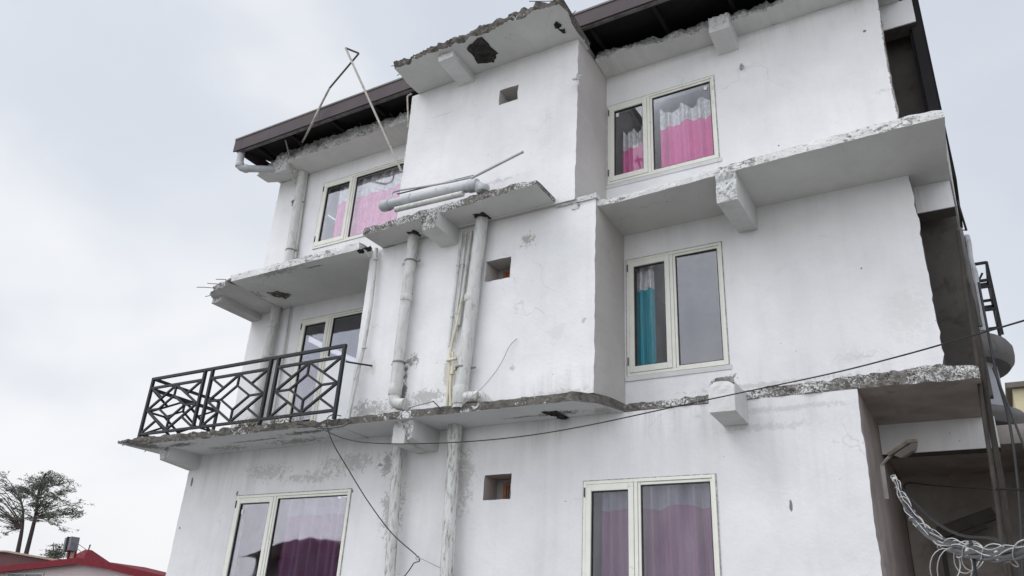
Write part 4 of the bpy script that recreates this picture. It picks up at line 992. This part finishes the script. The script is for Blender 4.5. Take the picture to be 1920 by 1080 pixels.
# ================================================================ cables
def cable(name, pts, r, mat, label, cat='cable', n=8):
    return MB().tube(smooth_path(pts, n), r, 6).build(name, M[mat], label=label, cat=cat)
cable('cable', [at(1960, 588, Y=6.4), at(1920, 601, Y=6.6), at(1800, 636, Y=7.2), at(1690, 667, Y=7.7), at(1560, 700, Y=8.2), at(1400, 734, Y=8.7), at(1250, 766, Y=8.55), at(1100, 798, Y=8.5), at(980, 818, Y=8.45), at(860, 829, Y=8.4), at(740, 832, Y=8.4), at(660, 826, Y=8.42), at(608, 806, Y=8.52), at(596, 792, Y=8.62)], 0.0075, 'cable', 'long black cable swooping across the facade from balcony to upper right')
cable('cable', [at(640, 780, Y=8.6), at(622, 778, Y=8.52), at(612, 792, Y=8.46), at(624, 830, Y=8.46), at(650, 875, Y=8.65), at(690, 940, Y=8.9), at(735, 1000, Y=9.1), at(785, 1046, Y=9.2), at(776, 1056, Y=9.2), at(768, 1068, Y=9.2), at(755, 1085, Y=9.2)], 0.0075, 'cable', 'black cable hanging from the balcony slab down across the lowest storey')
b = MB(); c = at(783, 1046, Y=9.19); 
b.tube([c + Vector((0.03 * math.cos(t), 0, 0.03 * math.sin(t))) for t in [i * .7 for i in range(10)]], 0.007, 6); b.tube(smooth_path([c, c + Vector((.08, .02, -.02)), c + Vector((.30, .15, -.12))], 4), 0.005, 5)
b.build('cable_knot', M['wire_grey'], label='small looped knot of wire at the bend of the hanging black cable', cat='wire')
cable('wire', [at(969, 635, Y=8.93), at(955, 650, Y=8.9), at(938, 684, Y=8.88), at(915, 715, Y=8.84), at(895, 735, Y=8.72), at(868, 758, Y=8.66)], 0.006, 'wire_grey', 'thin grey wire curving down from a nail on the bay wall', 'wire')
cable('wire', [at(500, 800, Y=8.62), at(560, 795, Y=8.62), at(600, 803, Y=8.6), at(640, 800, Y=8.66), at(660, 790, Y=8.7)], 0.007, 'cable', 'black wire lying along the balcony slab edge below the railing', 'wire')
cable('wire', [at(1695, 920, Y=11.0), at(1702, 906, Y=10.9), at(1760, 911, Y=10.4), at(1850, 916, Y=9.8), at(1960, 920, Y=9.0)], 0.010, 'cable', 'black wire stretched level across the dark porch', 'wire')
cable('cable', [at(1672, 890, Y=9.9), at(1700, 926, Y=9.2), at(1750, 975, Y=8.6), at(1800, 1003, Y=8.0), at(1860, 1010, Y=7.5), at(1890, 1026, Y=7.2), at(1930, 1040, Y=7.0)], 0.013, 'cable', 'black slack cable sagging behind the thick bundle in the porch')
# thick bundle
bp_ = [at(1676, 896, Y=9.6), at(1688, 922, Y=9.2), at(1704, 955, Y=8.6), at(1730, 990, Y=8.0), at(1765, 1016, Y=7.3), at(1800, 1030, Y=6.7), at(1850, 1040, Y=6.0), at(1900, 1040, Y=5.4), at(1960, 1030, Y=4.9)]
path = smooth_path(bp_, 8)
root = empty('cable_bundle', bp_[3], 'thick grey bundle of cables bound with white wire hanging at the bottom right', 'cable bundle')
nP = len(path)
def frame_at(i):
    t = (path[min(i + 1, nP - 1)] - path[max(i - 1, 0)]).normalized(); a = t.cross(Vector((0, 0, 1))).normalized(); return a, a.cross(t)
strands = MB()
for k in range(9):
    ph = k * 2 * math.pi / 9; off = 0.030 if k else 0.0; tw = rnd.uniform(0.05, 0.12)
    pts = []
    for i in range(nP):
        a, u = frame_at(i); g = 0.35 + 0.65 * min(1, i / (nP * 0.5)); pts.append(path[i] + (a * math.cos(ph + tw * i) + u * math.sin(ph + tw * i)) * off * g + Vector((0, 0, 0.004 * math.sin(i * .9 + k))))
    strands.tube(pts, 0.0150, 6)
strands.build('strand', M['cable_grey'], root)
wb = MB()
for (i0, i1, turns, r) in ((0, 11, 2.6, 0.032), (10, 23, 2.0, 0.038), (22, 35, 1.6, 0.046), (34, 47, 2.6, 0.049), (48, nP - 1, 2.7, 0.052)):
    pts = []
    n = 60
    for j in range(n + 1):
        f = i0 + (i1 - i0) * j / n; i = min(int(f), nP - 2); p = path[i].lerp(path[i + 1], f - i); a, u = frame_at(i)
        th = 0.6 * turns * 2 * math.pi * j / n; rr2 = r * (1.05 + 0.22 * math.sin(j * .37 + i0)); th += 0.8 * math.sin(j * .21 + i0)
        pts.append(p + (a * math.cos(th) + u * math.sin(th)) * rr2)
    wb.tube(pts, 0.0040, 5)
for kk, ph in enumerate((0.4, 1.5, 2.6)):
    pts = []
    for i in range(0, nP, 2):
        a, u = frame_at(i); g_r = 0.030 + 0.014 * min(1, i / (nP * .5)) + 0.010 * math.sin(i * .8 + kk * 2)
        pts.append(path[i] + (a * math.cos(ph + .5 * math.sin(i * .33 + kk)) + u * math.sin(ph + .5 * math.sin(i * .33 + kk))) * g_r)
    wb.tube(smooth_path(pts, 3), 0.004, 5)
wb.build('binding_wire', M['wire_white'], root)
c = path[int(nP * 0.60)]
lp = MB()
for (ox, oz, r) in ((-0.10, -0.13, 0.13), (-0.04, -0.14, 0.15), (0.05, -0.06, 0.11), (0.09, -0.05, 0.10)):
    pts = [c + Vector((ox + r * 0.75 * math.cos(t) + 0.2 * r * math.sin(t), 0.05 * math.sin(2 * t), oz + r * math.sin(t))) for t in [i * 2 * math.pi / 22 for i in range(23)]]
    lp.tube(pts, 0.0038, 5)
lp.build('wire_loop', M['wire_white'], root)
q = path[int(nP * 0.68)]
for i in (2, 44, 53):
    a, u = frame_at(i); t = a.cross(u)
    MB().tube([path[i] - t * 0.035, path[i] - t * .02, path[i] + t * .02, path[i] + t * 0.035], [0.030 + .012 * (i > 9)] * 4, 10).build('tape', M['wire_white'], root)
cable('cable', [q + Vector((0, -.06, .07)), q + Vector((0, -.07, -.05)), q + Vector((-.01, -.05, -.3)), q + Vector((-.03, 0, -.8)), q + Vector((-.05, 0.1, -2.0))], 0.012, 'cable', 'black cable tail hanging straight down from the thick cable bundle')

# ================================================================ floodlight in the porch
fy = 9.75
fl = empty('flood_light', at(1660, 935, Y=fy), 'dusty old flood lamp on a thin bracket below the porch slab', 'lamp')
MB().bar(at(1654, 872, Y=fy), at(1663, 936, Y=fy), 0.045, 0.03).build('wall_bracket', M['bracket'], fl)
MB().tube(smooth_path([at(1653, 872, Y=fy), at(1664, 860, Y=fy - .05), at(1678, 848, Y=fy - .1)], 4), 0.018, 8).build('arm', M['bracket'], fl)
ca, cb = at(1672, 853, Y=fy - .12), at(1712, 826, Y=fy - .28)
d = (cb - ca).normalized()
o = MB(); o.bar(ca, cb, 0.17, 0.05, 0, (0.25, -0.35, 0.9)); o.build('case', M['lampcase'], fl, bevel=0.012)
nrm = Vector((0.25, -0.35, 0.9)); nrm = (nrm - d * nrm.dot(d)).normalized()
o = MB(); ce = L3(ca, cb, .58) - nrm * 0.05; wv = d.cross(nrm)
o.add([ce - d * .13 - wv * .07 + nrm * .022, ce + d * .13 - wv * .07 + nrm * .022, ce + d * .13 + wv * .07 + nrm * .022, ce - d * .13 + wv * .07 + nrm * .022, ce - d * .08 - wv * .045 - nrm * .05, ce + d * .08 - wv * .045 - nrm * .05, ce + d * .08 + wv * .045 - nrm * .05, ce - d * .08 + wv * .045 - nrm * .05], [(0, 1, 2, 3), (4, 5, 6, 7), (0, 1, 5, 4), (1, 2, 6, 5), (2, 3, 7, 6), (3, 0, 4, 7)])
o.build('lamp_glass', M['lampglass'], fl, bevel=0.01)

# ================================================================ right hand side
y = 9.9
def vp(px0, py0, px1, py1, r, mat, name, label, y0=9.9, y1=9.9, cat='pipe', group=None):
    a, b2 = at(px0, py0, Y=y0), at(px1, py1, Y=y1)
    n = 10; pts = [L3(a, b2, i / n) + Vector((rnd.uniform(-.012, .012), 0, 0)) for i in range(n + 1)]
    return MB().tube(smooth_path(pts, 2), r, 8).build(name, M[mat], label=label, cat=cat, group=group)
vp(1806, 445, 1908, 1120, 0.032, 'brownpipe', 'service_pipe', 'brown stained pipe climbing the right edge of the building', 10.2, 9.7)
vp(1797, 432, 1893, 1120, 0.024, 'brownpipe', 'service_pipe', 'thinner brown pipe left of the thick stained one at the right edge', 9.95, 9.6)
vp(1812, 442, 1846, 620, 0.038, 'pvc_grey', 'vent_pipe', 'grey vent pipe with open top at the right edge by the cage', 10.3, 10.3)
vp(1800, 428, 1838, 612, 0.030, 'towerslab', 'service_pipe', 'pale grey pipe beside the open topped vent pipe', 10.1, 10.1)
cable('cable', [at(1835, 530, Y=10.1), at(1852, 620, Y=10.0), at(1868, 700, Y=9.9), at(1890, 780, Y=9.8), at(1903, 860, Y=9.7), at(1912, 960, Y=9.6), at(1917, 1085, Y=9.5)], 0.016, 'cable', 'black cable dropping beside the brown pipes at the right edge')
cable('cable', [at(1862, 690, Y=9.9), at(1880, 735, Y=9.6), at(1898, 780, Y=9.3), at(1925, 850, Y=8.9)], 0.012, 'cable', 'short black cable slanting down in front of the rounded balcony tower')
b = MB(); b.tube([at(1795, 376, Y=10.2), at(1812, 432, Y=10.2), at(1802, 431, Y=10.2)], 0.014, 5); b.build('bent_rod', M['rail'], label='thin bent metal rod jutting from the right edge above the vent pipe', cat='rod')

# rounded balcony tower next door
TY = 16.0
e1 = at(1897, 640, Y=TY); TR = 1.15; TX = e1.x - TR
tower = empty('balcony_tower', (TX, TY, GZ), 'grey neighbouring tower with rounded balcony slabs behind the right edge', 'building')
def lathe(prof, cx, cy, n=40):
    b = MB(); vs = [(cx + r * math.cos(2 * math.pi * i / n), cy + r * math.sin(2 * math.pi * i / n), z) for r, z in prof for i in range(n)]
    b.add(vs, [(j * n + i, j * n + (i + 1) % n, (j + 1) * n + (i + 1) % n, (j + 1) * n + i) for j in range(len(prof) - 1) for i in range(n)], 0, True)
    b.add(vs[:n], [tuple(range(n))[::-1]]); b.add(vs[-n:], [tuple(range(n))]); return b
zt = at(1880, 620, Y=TY - TR * .6).z; zb = at(1880, 668, Y=TY - TR * .6).z
lathe([(TR - .10, zb), (TR - .02, zb + .1), (TR, zb + .22), (TR, zt - .12), (TR - .05, zt - .03), (TR - .15, zt)], TX, TY).build('balcony_slab', M['towerslab'], tower)
zt2 = at(1905, 757, Y=TY - TR * .6).z; zb2 = at(1905, 790, Y=TY - TR * .6).z
lathe([(TR - .10, zb2), (TR, zb2 + .12), (TR, zt2 - .12), (TR - .05, zt2 - .03), (TR - .15, zt2)], TX, TY).build('balcony_slab', M['towerslab'], tower)
lathe([(TR - .30, zt2 + .002), (TR - .30, zb - .002)], TX, TY).build('wall', M['towerwall'], tower)
lathe([(TR - .30, GZ), (TR - .30, zb2 - .002)], TX, TY).build('wall', M['towerdark'], tower)
lathe([(TR * .5, zt + .002), (TR * .5, zt + 1.2)], TX - .9, TY + .6).build('stair_core', M['towerslab'], tower)
ca = at(1866, 510, Y=TY); cage_h = ca.z
cg = MB(); cx1 = at(1868, 580, Y=TY - .3).x; cx0 = cx1 - 0.75
for x in (cx0, (cx0 + cx1) / 2, cx1):
    for yy in (TY - .5, TY + .5): cg.bar((x, yy, zt + .002), (x, yy, cage_h), 0.05)
for z in (zt + .5, zt + .95, cage_h - .35, cage_h):
    for yy in (TY - .5, TY + .5): cg.bar((cx0, yy, z), (cx1, yy, z), 0.045, nrm=(0, 1, 0))
    for x in (cx0, cx1): cg.bar((x, TY - .5, z), (x, TY + .5, z), 0.045, nrm=(1, 0, 0))
cg.tube([(cx0 + .1, TY - .5, zt + .3), (cx1 - .1, TY - .5, cage_h - .2)], .02, 6)
cg.build('roof_cage', M['rail'], tower)

# far yellow building
FY = 42
p0, p1 = at(1896, 722, Y=FY), at(1990, 740, Y=FY)
fb = empty('yellow_building', (p0.x + 5, FY + 3, GZ), 'distant cream yellow building with flat brown roof at the far right', 'building')
MB().box((p0.x, FY, GZ), (p0.x + 10, FY + 7, p0.z - .2)).build('wall', M['yellow'], fb)
MB().box((p0.x - .25, FY - .3, p0.z - .2 + .003), (p0.x + 10.3, FY + 7.3, p0.z + .05)).build('roof', M['brownroof'], fb)
for i, (xx_, zz) in enumerate(((1.0, 1.5), (3.2, 1.5), (5.4, 1.5), (0.1, 2.3), (3.2, 4.3))):
    MB().box((p0.x + .15 + xx_, FY - .06, p0.z - zz - 1.0), (p0.x + .15 + xx_ + .75, FY - .004, p0.z - zz + .1)).build('window', M['towerdark'], fb)

# ================================================================ lower left: red roofed house
HY = 30.0
def hp_(px, py, Y=HY): q = at(px, py, Y=Y); return (q.x, q.z)
l0, l1, l2, l3 = hp_(-260, 1092), hp_(145, 1047), hp_(200, 1055), hp_(305, 1081)
house = empty('red_roofed_house', (l1[0], HY + 3, GZ), 'low pale house with dark red metal roof edge at the bottom left corner', 'house')
top = [l0, l1, l2, l3]
MB().prism([(x, z - 0.26) for x, z in top] + [(l3[0] - .1, GZ), (l0[0] + .1, GZ)], HY + 0.5, HY + 2.4).build('wall', M['palewall'], house)
rf = MB().prism([(x, z + .02) for x, z in top] + [(x, z - 0.24) for x, z in top[::-1]], HY + 0.06, HY + 2.6).build('roof', M['redroof'], house)
MB().prism([(x, z + .05) for x, z in top] + [(x, z - 0.33) for x, z in top[::-1]], HY, HY + 0.05).build('fascia', M['redroof'], rf)
w0 = hp_(16, 1074, HY + .5); w1 = hp_(84, 1074, HY + .5)
o = MB(); ring(o, w0[0], w1[0], w0[1] - 1.3, w0[1], 0.09, HY + .43, HY + .49); o.box(((w0[0] + w1[0]) / 2 - .04, HY + .43, w0[1] - 1.2), ((w0[0] + w1[0]) / 2 + .04, HY + .489, w0[1] - .1))
wi = o.build('window', M['wire_white'], house)
MB().box((w0[0] + .05, HY + .46, w0[1] - 1.25), (w1[0] - .05, HY + .485, w0[1] - .05)).build('pane', M['tank'], wi)
# dark roof behind
DY = 34.0
d0, d1, d2 = hp_(-200, 1032, DY), hp_(18, 1033, DY), hp_(125, 1052, DY)
dh = empty('dark_roofed_shed', (d1[0], DY + 2, GZ), 'dark red roof with tan edge behind the left end of the pale house', 'house')
MB().prism([(d0[0], d0[1] - .1), (d1[0], d1[1] - .1), (d2[0], d2[1] - .1), (d2[0], GZ), (d0[0], GZ)], DY, DY + 4).build('wall', M['darkred'], dh)
MB().prism([d0, d1, d2, (d2[0], d2[1] - .11), (d1[0], d1[1] - .11), (d0[0], d0[1] - .11)], DY - .3, DY - .004).build('roof_edge', M['tan'], dh)
# chimney box
CY = 33.0
q0, q1 = at(123, 1034, Y=CY), at(143, 1008, Y=CY)
ch = empty('chimney', (q0.x, CY, at(130, 1062, Y=CY).z), 'grey metal chimney box on red posts above the pale house roof', 'chimney')
o = MB(); o.box((q0.x + .05, CY - .3, q0.z), (q1.x, CY + .3, q1.z), rot=Matrix.Rotation(-.12, 3, 'Y')); o.build('box', M['tank'], ch)
o = MB(); o.box((q0.x + .34, CY - .36, q0.z + .02), (q0.x + .52, CY - .302, q1.z + .02), rot=Matrix.Rotation(-.12, 3, 'Y')); o.build('flue', M['towerdark'], ch)
for px in (127, 139):
    MB().bar(at(px + 3, 1034, Y=CY), at(px - 3, 1066, Y=CY), 0.12).build('post', M['redroof'], ch)
MB().bar(at(134, 1036, Y=CY + .2), at(131, 1064, Y=CY + .2), 0.3).build('flue_base', M['tan'], ch)
for a, c in (((110, 1048), (126, 1027)), ((144, 1018), (165, 1033)), ((141, 1025), (158, 1040))):
    MB().tube([at(*a, Y=CY), at(*c, Y=CY)], 0.02, 5).build('stay', M['rod_dark'], ch)
# red pyramid roof
PY = 36.0
ap = at(166, 1031, Y=PY); bl, brr = at(128, 1058, Y=PY), at(205, 1068, Y=PY)
pv = empty('red_turret', (ap.x, PY + .5, GZ), 'small red pyramid roofed turret with a finial behind the pale house', 'turret')
hw = 0.72 * (brr.x - bl.x) / 2; cx = (brr.x + bl.x) / 2; zb_ = bl.z - .4
o = MB(); r0 = 0.16
o.add([(cx - hw, PY - hw, zb_), (cx + hw, PY - hw, zb_), (cx + hw, PY + hw, zb_), (cx - hw, PY + hw, zb_), (ap.x - r0, PY - r0, ap.z), (ap.x + r0, PY - r0, ap.z), (ap.x + r0, PY + r0, ap.z), (ap.x - r0, PY + r0, ap.z)], [(0, 1, 5, 4), (1, 2, 6, 5), (2, 3, 7, 6), (3, 0, 4, 7), (4, 5, 6, 7), (3, 2, 1, 0)])
o.build('roof', M['redroof'], pv)
MB().tube([(ap.x, PY, ap.z), (ap.x + .03, PY, ap.z + .22), (ap.x + .05, PY, ap.z + .36)], [.05, .045, .06], 8).build('finial', M['rod_dark'], pv)
MB().box((cx - hw + .2, PY - hw + .2, GZ), (cx + hw - .2, PY + hw - .2, zb_ - .003)).build('wall', M['palewall'], pv)

# ================================================================ house across the street, behind the camera
ah = empty('facing_house', (-33.5, -16, GZ), 'dark maroon house mirrored low in the bottom left window glass', 'house')
M['maroonwall'] = plain('maroon_wall', (0.09, 0.06, 0.065), 0.85, 0.2, 1)
MB().box((-38.5, -20, GZ), (-29.0, -16, 4.2)).build('wall', M['maroonwall'], ah)
o = MB(); o.prism([(-39.2, 4.203), (-28.4, 4.203), (-33.8, 5.3)], -20.4, -15.5); o.build('roof', M['darkred'], ah)
for k in range(5):
    o = MB(); o.box((-28.997, -18.5, -0.8 + k * 1.05), (-27.6, -16.2, -0.68 + k * 1.05)); o.build('balcony_slab', M['maroonwall'], ah)

# ================================================================ pines
def pine(name, label, trunk_px, Y, crown, seed, limbs=26, clumps_per=7, r0=0.21):
    """trunk_px: pixels up the stem; crown: list of (px,py,rx,ry) lobes that limbs reach into"""
    rg = random.Random(seed)
    tp = smooth_path([at(*q, Y=Y) for q in trunk_px], 6)
    base = Vector((tp[0].x, tp[0].y, GZ))
    root = empty(name, base, label, 'tree', 'pines behind the house')
    n = len(tp); tb = MB()
    tb.tube([base] + tp, [r0 * 1.25] + [r0 * (1 - 0.75 * i / (n - 1)) for i in range(n)], 8)
    lv = MB()
    def clump(c, s):
        k = rg.randint(9, 15)
        for _ in range(k):
            d = Vector((rg.gauss(0, 1), rg.gauss(0, 1), rg.gauss(0, .42)))
            p = c + Vector((d.x * 1.25, d.y * 1.25, d.z * .8)) * s * 0.5
            a = Vector((rg.gauss(0, 1), rg.gauss(0, 1), rg.gauss(0.35, .5))).normalized() * rg.uniform(.12, .26)
            w = a.cross(Vector((rg.gauss(0, 1), rg.gauss(0, 1), rg.gauss(0, 1)))).normalized() * rg.uniform(.018, .042)
            lv.add([p - w, p + w, p + a + w * .4, p + a - w * .4], [(0, 1, 2, 3)])
    for li in range(limbs):
        lobe = rg.choices(crown, [c[2] * c[3] for c in crown])[0]
        th = rg.uniform(0, 2 * math.pi); rr_ = math.sqrt(rg.random())
        e_ = at(lobe[0] + lobe[2] * rr_ * math.cos(th), lobe[1] + lobe[3] * rr_ * math.sin(th), Y=Y + rg.uniform(-2.0, 2.0))
        tq = tp[int(n * 0.34):]
        cand = [q for q in tq if q.z < e_.z - 0.2] or [tq[0]]
        s = min(cand, key=lambda q: abs(q.z - (e_.z - 0.35 * (e_ - q).length)))
        mid = s.lerp(e_, .5) + Vector((0, 0, rg.uniform(-.06, .10) * (e_ - s).length))
        lp_ = smooth_path([s, mid, e_], 5)
        tb.tube(lp_, [0.050 * (1 - .8 * i / (len(lp_) - 1)) for i in range(len(lp_))], 5)
        for c in range(clumps_per):
            f = rg.uniform(.6, 1.0); q = lp_[min(len(lp_) - 1, int(f * len(lp_)))]
            q = q + Vector((rg.gauss(0, .32), rg.gauss(0, .4), rg.gauss(0.04, .09)))
            tb.tube([lp_[min(len(lp_) - 1, int(f * .9 * len(lp_)))], q], [0.010, 0.004], 4, caps=False)
            clump(q, rg.uniform(.18, .36))
    tb.build('trunk', M['bark'], root); lv.build('crown', M['needles'], root)
PYY = 42.0
pine('pine_tree', 'tall thin pine with leaning trunk and ragged crown, the right one of the pair', [(48, 1042), (60, 995), (68, 960), (72, 925), (82, 895), (86, 888)], PYY, [(95, 915, 52, 24), (80, 900, 40, 16), (120, 955, 32, 26), (60, 935, 40, 25), (115, 992, 20, 9), (70, 960, 30, 20)], 3, 66, 8)
pine('pine_tree', 'thin pine with upright trunk cut by the left frame edge, left of the pair', [(33, 1036), (40, 1000), (43, 975), (42, 950), (34, 930)], PYY + 2, [(8, 900, 30, 16), (20, 930, 30, 22), (-5, 955, 26, 26), (5, 1000, 22, 14), (35, 965, 18, 16), (-40, 930, 30, 40)], 11, 44, 8)
pine('pine_tree', 'small dark pine top just left of the chimney box', [(100, 1060), (101, 1040), (100, 1022)], PYY - 3, [(105, 1035, 14, 14), (96, 1042, 10, 8)], 23, 12, 6, 0.12)
